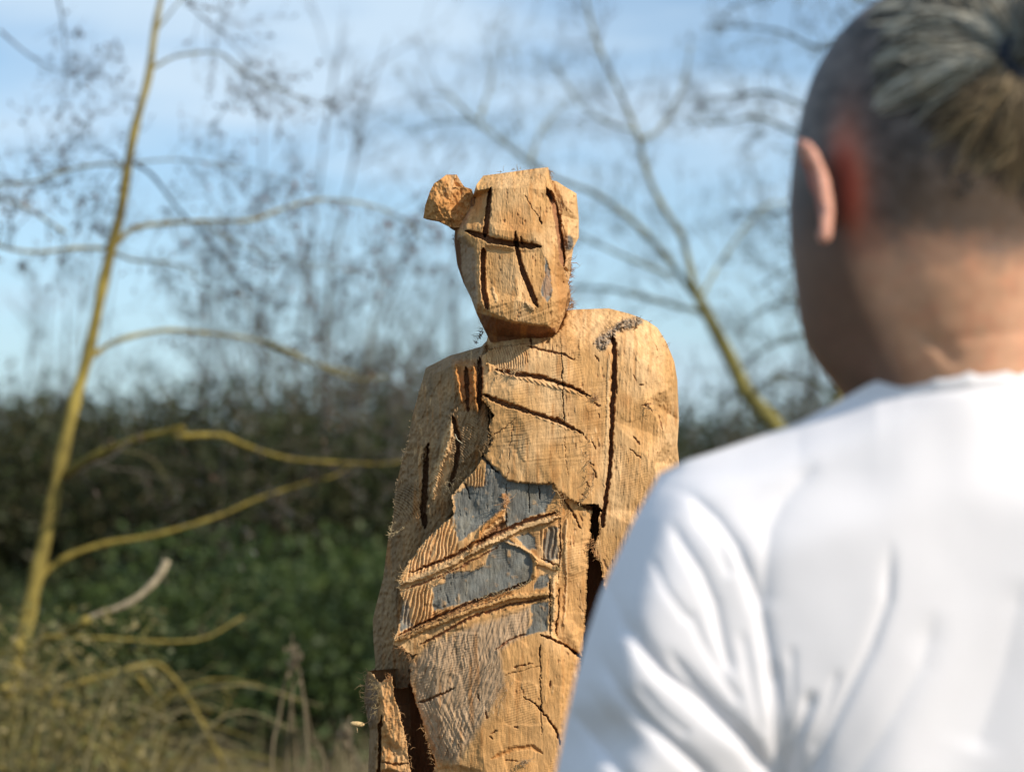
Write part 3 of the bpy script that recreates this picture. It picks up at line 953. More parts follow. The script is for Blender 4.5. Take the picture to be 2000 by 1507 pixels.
scratches([(944, 343), (1071, 330), (1060, 368), (950, 372)], 75, 4, .8, [1], 5, 11, 40)
scratches([(940, 596), (1085, 596), (1080, 640), (960, 612)], 68, 5, 1.1, [1], 4, 12, 60)
scratches([(885, 470), (932, 490), (932, 600), (900, 560)], 40, 4, 1.2, [1], 4, 13, 40)
D = D + 7 * polymask(UU, VV, [(948, 482), (1008, 488), (1020, 530), (1034, 566), (1046, 596), (1012, 582), (954, 594), (947, 540)], 4)
D = D + 5 * polymask(UU, VV, [(1010, 488), (1054, 488), (1064, 520), (1056, 590), (1046, 592), (1022, 527)], 5)
D = D - 6 * polymask(UU, VV, [(962, 440), (1056, 452), (1058, 478), (994, 470), (957, 462)], 7)
cut([(958, 366), (956, 390), (953, 414), (947, 462)], (4, 6.5), 30, RED * .9, taper=.1)
cut([(909, 450), (944, 462), (957, 469), (994, 475), (1056, 482)], (6, 7), 30, RED * .9, taper=.15)
cut([(944, 484), (943, 527), (945, 572), (953, 604)], (6, 6), 30, RED * .8, taper=.06)
cut([(1006, 452), (1010, 487), (1020, 527), (1035, 565), (1050, 600)], (4.5, 6.5), 30, RED * .9, taper=.12)
cut([(1068, 368), (1083, 401), (1090, 441), (1095, 477), (1100, 520)], (7.5, 6.5), 30, RED, taper=.08)
cut([(1070, 374), (1078, 392)], 3, 8, DARK * 2, taper=.3)
cut([(1018, 462), (1020, 476)], 2.5, 10, BROWN)
cut([(1052, 424), (1058, 438)], 2.2, 9, DARK, taper=.4)
cut([(1024, 380), (1040, 408), (1052, 424)], .8, 3, BROWN)
ridge([(962, 560), (970, 590)], 3, 3, PALE)
ridge([(938, 490), (937, 540), (940, 590)], 2, 3, PALE)
ridge([(1027, 588), (1042, 606)], 4, 4, PALE)
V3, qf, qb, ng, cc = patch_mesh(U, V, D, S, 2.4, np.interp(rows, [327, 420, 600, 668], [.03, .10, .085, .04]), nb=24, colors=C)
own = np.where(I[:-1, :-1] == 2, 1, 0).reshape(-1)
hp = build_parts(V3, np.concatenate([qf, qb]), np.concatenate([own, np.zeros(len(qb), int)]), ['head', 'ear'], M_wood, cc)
hp[1]['label'] = 'flat pale ear slab with a grey knot on the right of the head'
for g in ng:
    capm = mesh_np('head_cap', V3[np.array(g)] - np.array(sculp.location), None, None, np.tile(TAN, (len(g), 1)), False, [list(range(len(g)))])
    o = link('crown_cut' if g is ng[0] else 'neck_cut', capm, sculp, M_wood)

# ------------------------------------------------------------------ left ear knob
Lk = lin([341, 348, 358, 373, 401, 426, 429, 440, 444], [872, 863, 848, 840, 830.5, 826.5, 848, 873, 878])
Rk = lin([341, 348, 358, 365, 369, 381, 400, 430, 444], [892, 896, 902, 907, 921, 925, 925, 915, 905])
rows = np.arange(341, 444, 1.05)
U, V, T = patch_grid(rows, 100, Lk, Rk, lambda t: 341 + 0 * t, 341, 50)
UU, VV = U + 1.2 * vn(U / 4, V / 4, 301), V + 1.2 * vn(U / 4, V / 4, 302)
lump = ([(800, 330), (893, 335), (886, 360), (878, 390), (881, 420), (882, 450), (800, 450)],
        [(800, 330, 80), (872, 341, 66), (890, 341, 60), (862, 350, 44), (880, 365, 36), (848, 362, 44), (876, 392, 34), (855, 400, 30), (838, 385, 44), (826, 426, 66), (850, 426, 46), (873, 440, 52), (881, 420, 40), (800, 450, 90)])
inner = ([(878, 375), (890, 366), (925, 366), (930, 450), (875, 450)], [(878, 375, 50), (890, 366, 54), (925, 366, 60), (925, 400, 66), (930, 450, 80), (882, 440, 58), (880, 410, 52)])
core = (None, [(800, 300, 70), (950, 300, 72), (800, 460, 80), (950, 460, 90)])
D, I = layers_eval(UU, VV, [core, lump, inner])
D = D + 4.5 * fbm(U / 9, V / 11, 310) + 2.0 * vn(U / 4, V / 5, 311) + .8 * vn(U / 2, V / 2.5, 312)
C = np.tile(TAN, U.shape + (1,))
C = mixc(C, ORANGE * 1.15, np.clip(.6 + fbm(U / 8, V / 8, 313) * 1.5, 0, 1) * .8)
C = mixc(C, BROWN * 1.2, np.clip(fbm(U / 5, V / 9, 314) * 2 - .5, 0, .7))
C = mixc(C, PALE, polymask(UU, VV, [(878, 341), (892, 341), (906, 362), (890, 366), (880, 378)], 4) * .6)
V3, qf, qb, ng, cc = patch_mesh(U, V, D, S, 2.4, .03, nb=14, colors=C)
kp = mesh_np('ear', V3 - np.array(sculp.location), np.concatenate([qf, qb]), None, cc, True, ng)
ko = link('ear', kp, sculp, M_wood)
ko['label'] = 'rough orange-brown knob ear sticking out on the left of the head'

# ------------------------------------------------------------------ splinters and torn fibres
sb = MB()


def splinters(pts, n, ln, ang, spread, d, colr=(.62, .38, .18), seed=0, thick=.62, jit=2.5):
    r_ = random.Random(seed)
    seg = [(pts[i], pts[i + 1]) for i in range(len(pts) - 1)]
    for _ in range(int(n * .7)):
        a, b = r_.choice(seg)
        t = r_.random()
        x, y = a[0] + (b[0] - a[0]) * t + r_.uniform(-jit, jit), a[1] + (b[1] - a[1]) * t + r_.uniform(-jit, jit)
        an = math.radians(ang + r_.gauss(0, spread))
        l = ln * min(2.4, .3 + r_.expovariate(1.7))
        dd = d + r_.uniform(-3, 3)
        bend = r_.uniform(-.5, .5)
        P0 = at(x, y, 2.4 + dd * S)
        P1 = at(x + math.cos(an) * l * .55, y - math.sin(an) * l * .55, 2.4 + (dd - r_.uniform(0, 5)) * S)
        P2 = at(x + math.cos(an + bend) * l, y - math.sin(an + bend) * l, 2.4 + (dd - r_.uniform(0, 9)) * S)
        th_ = thick * S * r_.uniform(.6, 1.6)
        k = r_.uniform(.6, 1.15)
        sb.tube([P0, P1, P2], [th_, th_ * .7, th_ * .15], 3, tuple(c * k for c in colr), False)


splinters([(1112, 500), (1116, 530), (1110, 552), (1116, 595), (1106, 612)], 110, 10, 0, 50, 30, (.45, .22, .09), 1)
splinters([(1108, 577), (1112, 600)], 60, 12, 20, 60, 20, (.50, .27, .12), 2)
splinters([(930, 672), (940, 655), (944, 640)], 60, 9, 170, 40, 60, (.16, .09, .05), 3)
splinters([(888, 455), (888, 480)], 16, 9, 190, 40, 74, (.2, .12, .06), 4)
splinters([(1020, 330), (975, 337)], 18, 6, 100, 40, 28, (.5, .32, .16), 5)
splinters([(1071, 328), (1076, 345)], 14, 7, 10, 40, 24, (.4, .22, .1), 6)
splinters([(820, 760), (805, 814), (796, 865), (784, 904), (772, 955), (768, 1010), (757, 1060)], 80, 4, 140, 40, 97, (.45, .33, .2), 7)
splinters([(1165, 660), (1195, 645), (1250, 622)], 160, 9, 90, 60, 30, (.2, .16, .12), 8, .4, 7)
splinters([(1262, 630), (1290, 655), (1305, 680)], 40, 5, 60, 40, 86, (.5, .26, .1), 9)
splinters([(1160, 850), (1150, 905), (1160, 950), (1130, 985)], 90, 9, 200, 70, -26, (.62, .40, .2), 10)
splinters([(1088, 958), (1100, 985), (1096, 1010)], 60, 11, 110, 50, -22, (.66, .42, .2), 11)
splinters([(990, 965), (986, 990)], 40, 14, 60, 80, -14, (.72, .42, .22), 12)
splinters([(784, 1139), (835, 1122), (889, 1096), (924, 1074)], 130, 7, 100, 50, -8, (.66, .46, .24), 13)
splinters([(800, 1110), (784, 1130), (782, 1150)], 60, 9, 170, 50, 12, (.66, .46, .24), 14)
splinters([(768, 1251), (835, 1223), (916, 1191)], 160, 7, 80, 60, -6, (.60, .36, .16), 15)
splinters([(930, 1172), (997, 1153), (1040, 1134)], 90, 8, 70, 30, -16, (.60, .46, .26), 16)
splinters([(1085, 1100), (1092, 1115)], 50, 7, 300, 60, -22, (.5, .34, .15), 17)
splinters([(719, 1307), (712, 1336), (712, 1367), (716, 1396)], 80, 9, 175, 45, 66, (.42, .30, .15), 18, .5)
splinters([(725, 1330), (745, 1350), (735, 1390)], 90, 15, 215, 40, 30, (.40, .29, .14), 19, .5, 6)
splinters([(752, 1330), (764, 1322)], 40, 7, 80, 40, 24, (.6, .3, .12), 20)
splinters([(775, 1380), (795, 1450), (800, 1507)], 60, 7, 20, 70, 8, (.6, .32, .14), 21, .5, 6)
splinters([(804, 1290), (792, 1270), (780, 1258)], 70, 9, 250, 60, 10, (.36, .2, .09), 22)
splinters([(1158, 1050), (1160, 1075), (1168, 1090)], 60, 8, 170, 50, -2, (.6, .32, .14), 23)
splinters([(1262, 790), (1268, 798)], 14, 13, 0, 50, -4, (.5, .3, .15), 24)
splinters([(1254, 754)], 0, 1, 0, 1, 0) if False else None
splinters([(1158, 775), (1170, 780)], 26, 12, 150, 60, -14, (.62, .38, .2), 25)
splinters([(770, 1020), (760, 1050), (790, 1030)], 80, 6, 110, 60, 88, (.6, .46, .26), 26)
splinters([(880, 945), (870, 960), (905, 925)], 70, 6, 90, 80, 40, (.5, .4, .25), 27, .4, 8)
splinters([(846, 1144), (873, 1118), (924, 1115), (948, 1101)], 90, 8, 90, 40, -8, (.66, .44, .22), 28)
splinters([(1010, 1490), (1030, 1486)], 60, 10, 350, 30, -24, (.62, .44, .26), 29, .5, 4)
splinters([(940, 1300), (990, 1330), (960, 1380), (900, 1350)], 140, 9, 265, 15, -26, (.60, .44, .28), 30, .4, 16)
splinters([(826, 1420), (840, 1460), (850, 1507)], 50, 8, 200, 50, 26, (.5, .3, .14), 31)
splinters([(960, 840), (950, 870), (940, 890)], 60, 7, 130, 60, 4, (.5, .32, .16), 32)
splinters([(1000, 726), (1010, 722), (970, 718)], 50, 8, 260, 40, -10, (.62, .42, .22), 33)
sb.tube([at(889, 848, 2.4 + 20 * S), at(893, 858, 2.4 + 10 * S), at(903, 866, 2.4)], [.0006, .0005, .0003], 4, (.7, .6, .4))
so_ = sb.build('splinter', M_wood, sculp)
so_['kind'] = 'stuff'
# one pale chip dangling from a fibre left of the hand
ch = MB()
ch.tube([at(728, 1404, 2.4 + 66 * S), at(716, 1411, 2.4 + 56 * S), at(706, 1413, 2.4 + 52 * S)], [.0006, .0005, .0005], 4, (.5, .3, .15))
ch.tube([at(684, 1411, 2.4 + 50 * S), at(688, 1412, 2.4 + 50 * S), at(698, 1413, 2.4 + 50 * S), at(708, 1414, 2.4 + 50 * S), at(712, 1414, 2.4 + 50 * S)], [.0006, .0026, .0033, .0028, .0008], 6, (.66, .46, .22))
ch.tube([at(697, 1416, 2.4 + 50 * S), at(698, 1430, 2.4 + 50 * S)], [.0008, .0004], 4, (.6, .42, .22))
ch.build('wood_chip', M_wood, sculp)

# ------------------------------------------------------------------ surface nets for the person
def surface_nets(Fv, xs, ys, zs):
    nx, ny, nz = Fv.shape
    ins = Fv < 0
    c = [ins[dx:nx - 1 + dx, dy:ny - 1 + dy, dz:nz - 1 + dz] for dx in (0, 1) for dy in (0, 1) for dz in (0, 1)]
    cnt = sum(a.astype(np.int8) for a in c)
    act = (cnt > 0) & (cnt < 8)
    ci = np.argwhere(act)
    idm = np.full(act.shape, -1, np.int32)
    idm[act] = np.arange(len(ci))
    acc = np.zeros((len(ci), 3))
    n = np.zeros(len(ci))
    corners = [(a, b, d) for a in (0, 1) for b in (0, 1) for d in (0, 1)]

    def pos(off):
        return np.stack([xs[ci[:, 0] + off[0]], ys[ci[:, 1] + off[1]], zs[ci[:, 2] + off[2]]], -1)
    for a in corners:
        for ax in range(3):
            if a[ax] == 1:
                continue
            b = list(a)
            b[ax] = 1
            fa = Fv[ci[:, 0] + a[0], ci[:, 1] + a[1], ci[:, 2] + a[2]]
            fb = Fv[ci[:, 0] + b[0], ci[:, 1] + b[1], ci[:, 2] + b[2]]
            m = (fa < 0) != (fb < 0)
            t = np.where(m, fa / np.where(fa - fb == 0, 1, fa - fb), 0)
            p = pos(a) * (1 - t)[:, None] + pos(b) * t[:, None]
            acc[m] += p[m]
            n[m] += 1
    Vt = acc / n[:, None]
    qs = []
    for ax in range(3):
        sl0 = [slice(None)] * 3
        sl1 = [slice(None)] * 3
        sl0[ax] = slice(0, -1)
        sl1[ax] = slice(1, None)
        A, B = ins[tuple(sl0)], ins[tuple(sl1)]
        e = np.argwhere(A != B)
        o1, o2 = [(1, 2), (2, 0), (0, 1)][ax]
        ok = (e[:, o1] > 0) & (e[:, o2] > 0) & (e[:, o1] < Fv.shape[o1] - 1) & (e[:, o2] < Fv.shape[o2] - 1)
        e = e[ok]
        fl = A[tuple(e.T)]

        def cell(d1, d2):
            k = e.copy()
            k[:, o1] -= d1
            k[:, o2] -= d2
            return idm[tuple(k.T)]
        qd = np.stack([cell(1, 1), cell(0, 1), cell(0, 0), cell(1, 0)], -1)
        qd[~fl] = qd[~fl][:, ::-1]
        qs.append(qd)
    qs = np.concatenate(qs)
    return Vt, qs


def ell(P, c, r):
    q_ = [(P[k] - c[k]) / r[k] for k in range(3)]
    k0 = np.sqrt(q_[0] ** 2 + q_[1] ** 2 + q_[2] ** 2)
    k1 = np.sqrt((q_[0] / r[0]) ** 2 + (q_[1] / r[1]) ** 2 + (q_[2] / r[2]) ** 2)
    return k0 * (k0 - 1) / np.maximum(k1, 1e-6)


def cap(P, a, b, ra, rb):
    a, b = np.array(a, float), np.array(b, float)
    ab = b - a
    L2 = (ab ** 2).sum()
    t = np.clip(((P[0] - a[0]) * ab[0] + (P[1] - a[1]) * ab[1] + (P[2] - a[2]) * ab[2]) / L2, 0, 1)
    return np.sqrt((P[0] - a[0] - t * ab[0]) ** 2 + (P[1] - a[1] - t * ab[1]) ** 2 + (P[2] - a[2] - t * ab[2]) ** 2) - (ra + (rb - ra) * t)


def smin(a, b, k):
    h = np.clip(.5 + .5 * (b - a) / k, 0, 1)
    return b * (1 - h) + a * h - k * h * (1 - h)


def smax(a, b, k):
    return -smin(-a, -b, k)


YAW = math.radians(30)
HC = np.array([.2715, 1.40, 1.575])
hf = np.array([-math.sin(YAW), math.cos(YAW)])
hr = np.array([math.cos(YAW), math.sin(YAW)])


def loc(P):
    dx, dy = P[0] - HC[0], P[1] - HC[1]
    return (dx * hr[0] + dy * hr[1], dx * hf[0] + dy * hf[1], P[2] - HC[2])


def unloc(p):
    p = np.asarray(p, float)
    return np.stack([HC[0] + p[..., 0] * hr[0] + p[..., 1] * hf[0], HC[1] + p[..., 0] * hr[1] + p[..., 1] * hf[1], HC[2] + p[..., 2]], -1)


def grid(x0, x1, y0, y1, zs, h):
    xs = np.arange(x0, x1, h)
    ys = np.arange(y0, y1, h)
    X, Yg, Z = np.meshgrid(xs, ys, zs, indexing='ij')
    return xs, ys, zs, (X, Yg, Z)


person = empty('person', (.30, 1.42, 0), 'person in a white top with grey tied-back hair and shaved sides, seen from behind', 'person')


def head_sdf(P, ears=True):
    l = loc(P)
    d = ell(l, (0, -.004, .028), (.0775, .099, .110))
    d = smin(d, ell(l, (0, .022, -.045), (.065, .074, .086)), .045)
    d = smin(d, ell(l, (0, .055, -.085), (.034, .036, .034)), .04)      # chin
    d = smin(d, cap(l, (0, .085, .018), (0, .106, -.018), .009, .014), .018)   # nose
    d = smin(d, cap(l, (-.028, .083, .030), (.028, .083, .030), .011, .011), .015)
    for s in (-1, 1):
        d = smax(d, -ell(l, (s * .032, .100, .010), (.018, .014, .012)), .01)
        d = smin(d, ell(l, (s * .031, .080, .010), (.012, .012, .011)), .003)   # eyeball
    d = smin(d, cap(l, (-.022, .084, -.047), (.022, .084, -.047), .007, .007), .01)
    # neck
    d = smin(d, cap(P, unloc((0, -.018, -.050)), (.308, 1.455, 1.36), .056, .066), .035)
    for s in (-1, 1) if ears else ():
        tx, ty, tz = l[0] - s * .079, l[1] + .000, l[2] + .008
        # pinna: thin shell leaning outwards to the back
        sw = math.radians(33)
        a = (s * tx) * math.cos(sw) + ty * math.sin(sw)
        b = -(s * tx) * math.sin(sw) + ty * math.cos(sw)
        a = a - .15 * tz - 5.5 * tz * tz + .0015
        b = (b - .30 * tz + 9 * tz * tz + .012) / np.clip(1 + 7 * tz, .6, 1.4) - .012
        e = ell((a, b + .012, tz - .22 * (b + .012)), (.006, 0, 0), (.0038, .020, .034))
        rim = np.sqrt((np.sqrt(((b + .012) / .62) ** 2 + (tz - .22 * (b + .012)) ** 2) - .031) ** 2 + (a - .009) ** 2) - .0034
        rim = smax(rim, (b - .012), .004)
        e = smin(e, rim, .006)
        d = smin(d, e, .006)
    return d


def body_sdf(P):
    d = head_sdf(P)
    d = smin(d, ell(P, (.30, 1.47, 1.25), (.165, .095, .17)), .04)
    d = smin(d, ell(P, (.30, 1.47, 1.02), (.145, .09, .2)), .05)
    for s, shx in ((-1, .145), (1, .455)):
        sh = (shx, 1.47, 1.345)
        el = (.30 + s * .25, 1.49, 1.07)
        wr = (.30 + s * .27, 1.41 + .20, .86)
        d = smin(d, cap(P, (.30 + s * .05, 1.46, 1.36), sh, .05, .05), .05)
        d = smin(d, cap(P, sh, el, .048, .038), .03)
        d = smin(d, cap(P, el, wr, .037, .026), .02)
        pm = (wr[0], wr[1] + .045, wr[2] - .045)
        d = smin(d, cap(P, wr, pm, .024, .027), .02)
        for k in range(4):
            ox = (k - 1.5) * .017
            f0 = (pm[0] + ox, pm[1] + .012, pm[2] - .018)
            ln_ = (.036, .041, .038, .03)[k]
            f1 = (pm[0] + ox * 1.1, f0[1] + ln_ * .5, f0[2] - ln_)
            f2 = (pm[0] + ox * 1.1, f1[1] + ln_ * .1, f1[2] - ln_)
            d = smin(d, cap(P, f0, f1, .0088, .0082), .006)
            d = smin(d, cap(P, f1, f2, .0082, .007), .003)
        t0 = (wr[0] - s * .02, wr[1] + .02, wr[2] - .015)
        t1 = (wr[0] - s * .045, wr[1] + .05, wr[2] - .04)
        d = smin(d, cap(P, t0, t1, .012, .0085), .01)
        hip_ = (.30 + s * .085, 1.48, .90)
        kn_ = (.30 + s * .10, 1.47, .48)
        an_ = (.30 + s * .11, 1.49, .09)
        d = smin(d, cap(P, hip_, kn_, .078, .05), .04)
        d = smin(d, cap(P, kn_, an_, .05, .036), .02)
        d = smin(d, cap(P, (an_[0], an_[1] - .02, .05), (an_[0], an_[1] + .15, .035), .035, .03), .03)
    return d


zs = np.concatenate([np.arange(.0, .70, .014), np.arange(.70, .92, .0045), np.arange(.925, 1.40, .010), np.arange(1.402, 1.735, .0034)])
xs, ys, zs, P = grid(-.02, .62, 1.26, 1.72, zs, .0046)
P = tuple(p.astype(np.float32) for p in P)
Fv = body_sdf(P)
Vt, qs = surface_nets(Fv, xs, ys, zs)
del Fv, P
l = loc(Vt.T)
pu, pv = proj(Vt)
SK = np.array([.70, .39, .245])
cb = np.tile(SK, (len(Vt), 1)) * (1 + .16 * fbm(pu / 40, pv / 30, 403))[:, None] * (1 + np.array([0, -.14, -.16]) * np.clip(fbm(pu / 22, pv / 26, 404) + .2, 0, 1)[:, None])
nz1 = fbm(pu / 26, pv / 22, 400)
nz2 = vn(pu / 7, pv / 9, 401)
# scalp stubble: hairline in head coordinates
hl = -.048 + .20 * np.clip(l[1], -.2, .2)
scalp = np.clip((l[2] - hl + .012 * nz1) / .032, 0, 1) * np.clip((.075 - l[1] + .3 * np.clip(l[2] - .06, 0, 1)) / .02, 0, 1)
earm = (head_sdf(Vt.T, False) > .0045) & (np.abs(l[2] + .005) < .06) & (np.abs(l[0]) > .06)
behind = np.exp(-(((l[1] + .013) / .014) ** 2 + ((l[2] + .000) / .034) ** 2))
scalp = scalp * (1 - .85 * behind) * np.where(earm, 0, 1)
stub = np.array([.115, .092, .082])
cb = cb * (1 - scalp[:, None]) + (stub * (1 + .9 * nz1[:, None] + .35 * nz2[:, None])) * scalp[:, None]
brn = scalp * np.exp(-((l[2] + .02) / .03) ** 2) * np.clip(-l[1] / .05, 0, 1)
cb = cb * (1 - .6 * brn[:, None]) + np.array([.11, .065, .035]) * .6 * brn[:, None]
redm = np.clip(behind * 1.2 * (l[0] < 0), 0, 1) * (~earm)
cb = cb * (1 - redm[:, None]) + np.array([.34, .095, .065]) * redm[:, None]  # red glow of sun through the ear, painted onto the scalp
tipm = earm & (head_sdf(Vt.T, False) > .013)
cb[earm] = [.44, .12, .08]  # ear back coloured red to imitate light shining through it
cb[tipm] = [.66, .33, .24]
jawshade = np.clip((l[1] + .030 + .1 * np.clip(-.05 - l[2], -.05, .1)) / .025, 0, 1) * np.clip((-l[2] + .03) / .03, 0, 1) * np.clip((l[2] + .150) / .02, 0, 1) * (~earm)  # cheek and jaw skin painted darker to imitate their shade
cb = cb * (1 - .85 * jawshade[:, None]) + np.array([.085, .050, .038]) * .85 * jawshade[:, None]
lipm = (np.abs(l[2] + .047) < .008) & (l[1] > .08) & (np.abs(l[0]) < .026)
cb[lipm] = [.42, .16, .13]
eyem = (np.hypot(np.abs(l[0]) - .031, l[2] - .010) < .011) & (l[1] > .082)
cb[eyem] = [.6, .58, .55]
eyem = (np.hypot(np.abs(l[0]) - .031, l[2] - .010) < .005) & (l[1] > .082)
cb[eyem] = [.03, .03, .04]
for pts_, w_, dp_ in (([(1800, 640), (1835, 672), (1860, 700)], 12, .0035), ([(1835, 668), (1920, 655), (2010, 648)], 7, .0016), ([(1740, 600), (1752, 680), (1760, 740)], 16, -.003)):
    dd_, pp_, _s = pdist(pu, pv, pts_)
    Vt[:, 1] += (Vt[:, 1] < 1.46) * dp_ * np.exp(-(dd_ / w_) ** 2)
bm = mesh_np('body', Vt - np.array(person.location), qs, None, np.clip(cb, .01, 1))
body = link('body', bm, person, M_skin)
md = body.modifiers.new('smooth', 'SMOOTH')
md.factor = .5
md.iterations = 2

# neck creases are carved as shallow vertex dents
# ------------------------------------------------------------------ hair
hb = MB()
KN = unloc((-.015, -.103, .065))                     # where the hair is tied
rh = random.Random(11)


def scalp_point(dirv):
    """point on the cranium surface in local coordinates along a direction"""
    c = np.array([0, -.004, .028])
    r = np.array([.0775, .099, .110])
    t = 1 / math.sqrt(sum((dirv[k] / r[k]) ** 2 for k in range(3)))
    return c + np.array(dirv) * t


kl = np.array([-.015, -.103, .065])
kd = kl - np.array([0, -.004, .028])
kd = kd / np.linalg.norm(kd)
ex = np.array([1, 0, 0.])
ex = ex - kd * ex.dot(kd)
ex /= np.linalg.norm(ex)
ey = np.cross(kd, ex)
for i in range(4200):
    ang = rh.uniform(0, 2 * math.pi)
    # direction around the knot: 0 = towards the person's right, pi = left
    down = math.sin(ang)                          # sign decided below
    dirp = ex * math.cos(ang) + ey * math.sin(ang)
    isdown = dirp[2] < 0
    reach = (1.05 if not isdown else rh.uniform(.5, 1.15)) * (rh.uniform(.45, 1.08) if rh.random() < .4 else rh.uniform(.82, 1.05 + .12 * math.sin(ang * 7)))
    if abs(math.cos(ang)) > .6:
        reach = min(reach, rh.uniform(.75, .98))
    if dirp[2] < -.1 and dirp[0] < .25:
        reach *= rh.uniform(.35, .85)
    if rh.random() < .25:
        reach *= rh.uniform(.5, 1)
    pts = []
    nseg = 9
    wob = rh.uniform(-.16, .16)
    lift = rh.uniform(.0015, .007) + .0022 * math.sin(ang * 19 + 2.3 * math.sin(ang * 3.1))
    loose = rh.random() < .12
    for k in range(nseg):
        f = k / (nseg - 1)
        th_ = reach * (1 - f) + .11 * f
        a2 = ang + wob * math.sin(f * 3.1) + (rh.gauss(0, .05) if loose else 0)
        dp = ex * math.cos(a2) + ey * math.sin(a2)
        dv = kd * math.cos(th_) + dp * math.sin(th_)
        p = scalp_point(dv)
        lf = lift * (.02 + .9 * math.sin(f * math.pi * .8)) + f * f * .010 + (.006 * math.sin(f * 3.14) if loose else 0)
        p = p + dv * lf
        pts.append(unloc(p))
    g = rh.random()
    clump = .5 + .34 * math.sin(ang * 19 + 2.3 * math.sin(ang * 3.1)) + rh.gauss(0, .22)
    if isdown and dirp[2] < -.35:
        cl = [(.16, .12, .075), (.30, .22, .13), (.09, .066, .045)][int(g * 2.99)]
        if clump > .75:
            cl = (.34, .25, .14)
    else:
        cl = [(.43, .39, .30), (.28, .25, .19), (.58, .53, .42)][int(g * 2.99)]
        if clump < .42:
            cl = (.07, .062, .05)
        elif clump > .85:
            cl = (.56, .53, .44)
    hb.tube(pts, [.0007] * (nseg - 1) + [.0004], 3, cl, False)
hb.build('hair', M_hair, person)
# knot: dark coil pulled through the band
kb = MB()
kc = Vector(KN)
kdir = Vector((kd[0] * hr[0] + kd[1] * hf[0], kd[0] * hr[1] + kd[1] * hf[1], kd[2]))
sx = kdir.cross(Vector((0, 0, 1))).normalized()
sy = sx.cross(kdir)
bandp = [kc + kdir * .006 + (sx * math.cos(a) + sy * math.sin(a)) * .0125 for a in np.linspace(0, 2 * math.pi, 25)]
kb.tube(bandp, .0042, 8, (.02, .02, .025), False)
kb.build('hair_band', M_cloth, person)
kb = MB()
for i in range(500):
    a = rh.uniform(0, 2 * math.pi)
    r0 = rh.uniform(.001, .011)
    base = kc + (sx * math.cos(a) + sy * math.sin(a)) * r0
    flip = Vector((.55, -.1, .85)) + Vector((rh.gauss(0, .35), rh.gauss(0, .3), rh.gauss(0, .3)))
    flip.normalize()
    ln_ = rh.uniform(.03, .075)
    pts = [base, base + kdir * .016, base + kdir * .022 + flip * ln_ * .4, base + kdir * .018 + flip * ln_ * .8 + Vector((0, 0, -.004)), base + kdir * .010 + flip * ln_]
    g = rh.choice([(.10, .095, .08), (.20, .19, .16), (.05, .045, .04), (.28, .27, .23)])
    kb.tube(pts, [.0009, .0009, .0008, .0007, .0003], 3, g, False)
kb.build('hair_bun', M_hair, person)

# ------------------------------------------------------------------ shirt
SP = 1.38 / F
Y1 = 1.35
Ls = lin([715, 745, 780, 845, 880, 922, 945, 1010, 1090, 1160, 1250, 1330, 1420, 1507, 1700, 1900, 2100, 2600],
         [1290, 1290, 1290, 1290, 1290, 1288, 1277, 1240, 1203, 1172, 1143, 1122, 1102, 1086, 1060, 1040, 1050, 1080])
Rs = lambda v: 3790 - Ls(v) + 0 * v
ts = lambda u: (u - 1290) / (2500 - 1290)
Ts = lin([ts(x) for x in (1290, 1340, 1400, 1500, 1560, 1640, 1690, 1712, 1760, 1850, 1930, 2000, 2040, 2090, 2110, 2160, 2240, 2350, 2450, 2500)],
         [924, 899, 880, 846, 825, 782, 754, 742, 731, 722, 718, 720, 724, 742, 754, 782, 830, 880, 905, 924])
rows = np.concatenate([np.arange(718, 1560, 3.0), np.arange(1565, 2600, 14)])
U, V, T = patch_grid(rows, 420, Ls, Rs, Ts, 718, 520)
half = [(1290, 924, 250), (1400, 880, 215), (1500, 846, 190), (1640, 782, 150), (1712, 742, 115), (1850, 722, 18), (1895, 718, 8),
        (1340, 960, 105), (1450, 930, 78), (1560, 890, 58), (1700, 830, 30), (1800, 790, 10), (1895, 770, -6),
        (1300, 1010, 84), (1400, 1050, 36), (1500, 1080, 14), (1620, 1040, -6), (1750, 1000, -18), (1895, 960, -20),
        (1240, 1010, 220), (1200, 1095, 240), (1172, 1160, 245), (1143, 1250, 250), (1122, 1330, 250), (1102, 1420, 250), (1086, 1507, 250), (1060, 1700, 250), (1050, 2100, 250), (1080, 2620, 250),
        (1250, 1110, 70), (1320, 1150, 33), (1400, 1200, 29), (1215, 1220, 52), (1300, 1300, 30), (1420, 1300, 29), (1180, 1350, 54), (1280, 1450, 40), (1420, 1450, 40),
        (1500, 1250, 24), (1520, 1400, 28), (1600, 1250, 6), (1750, 1200, -12), (1895, 1200, -6), (1620, 1450, 30), (1750, 1450, 0), (1895, 1450, 20),
        (1150, 1560, 85), (1260, 1650, 60), (1400, 1650, 110), (1520, 1600, 150), (1600, 1700, 60), (1750, 1700, 20), (1895, 1700, 40),
        (1150, 2100, 100), (1300, 2100, 110), (1430, 2100, 240), (1520, 2100, 240), (1620, 2100, 110), (1750, 2100, 40), (1895, 2100, 40), (1100, 2620, 120), (1300, 2620, 120), (1430, 2620, 240), (1520, 2620, 240), (1620, 2620, 90), (1895, 2620, 20)]
ctrl = half + [(3790 - a, b, c) for (a, b, c) in half if a != 1895]
D, I = layers_eval(U, V, [(None, ctrl)])
nfin = len(np.arange(718, 1560, 3.0))
D = smoothgrid(D, 260)
# hold the outline back so the surface turns away cleanly
edge = np.minimum(T, 1 - T)
D = D + 60 * np.exp(-(edge / .012) ** 1.0)


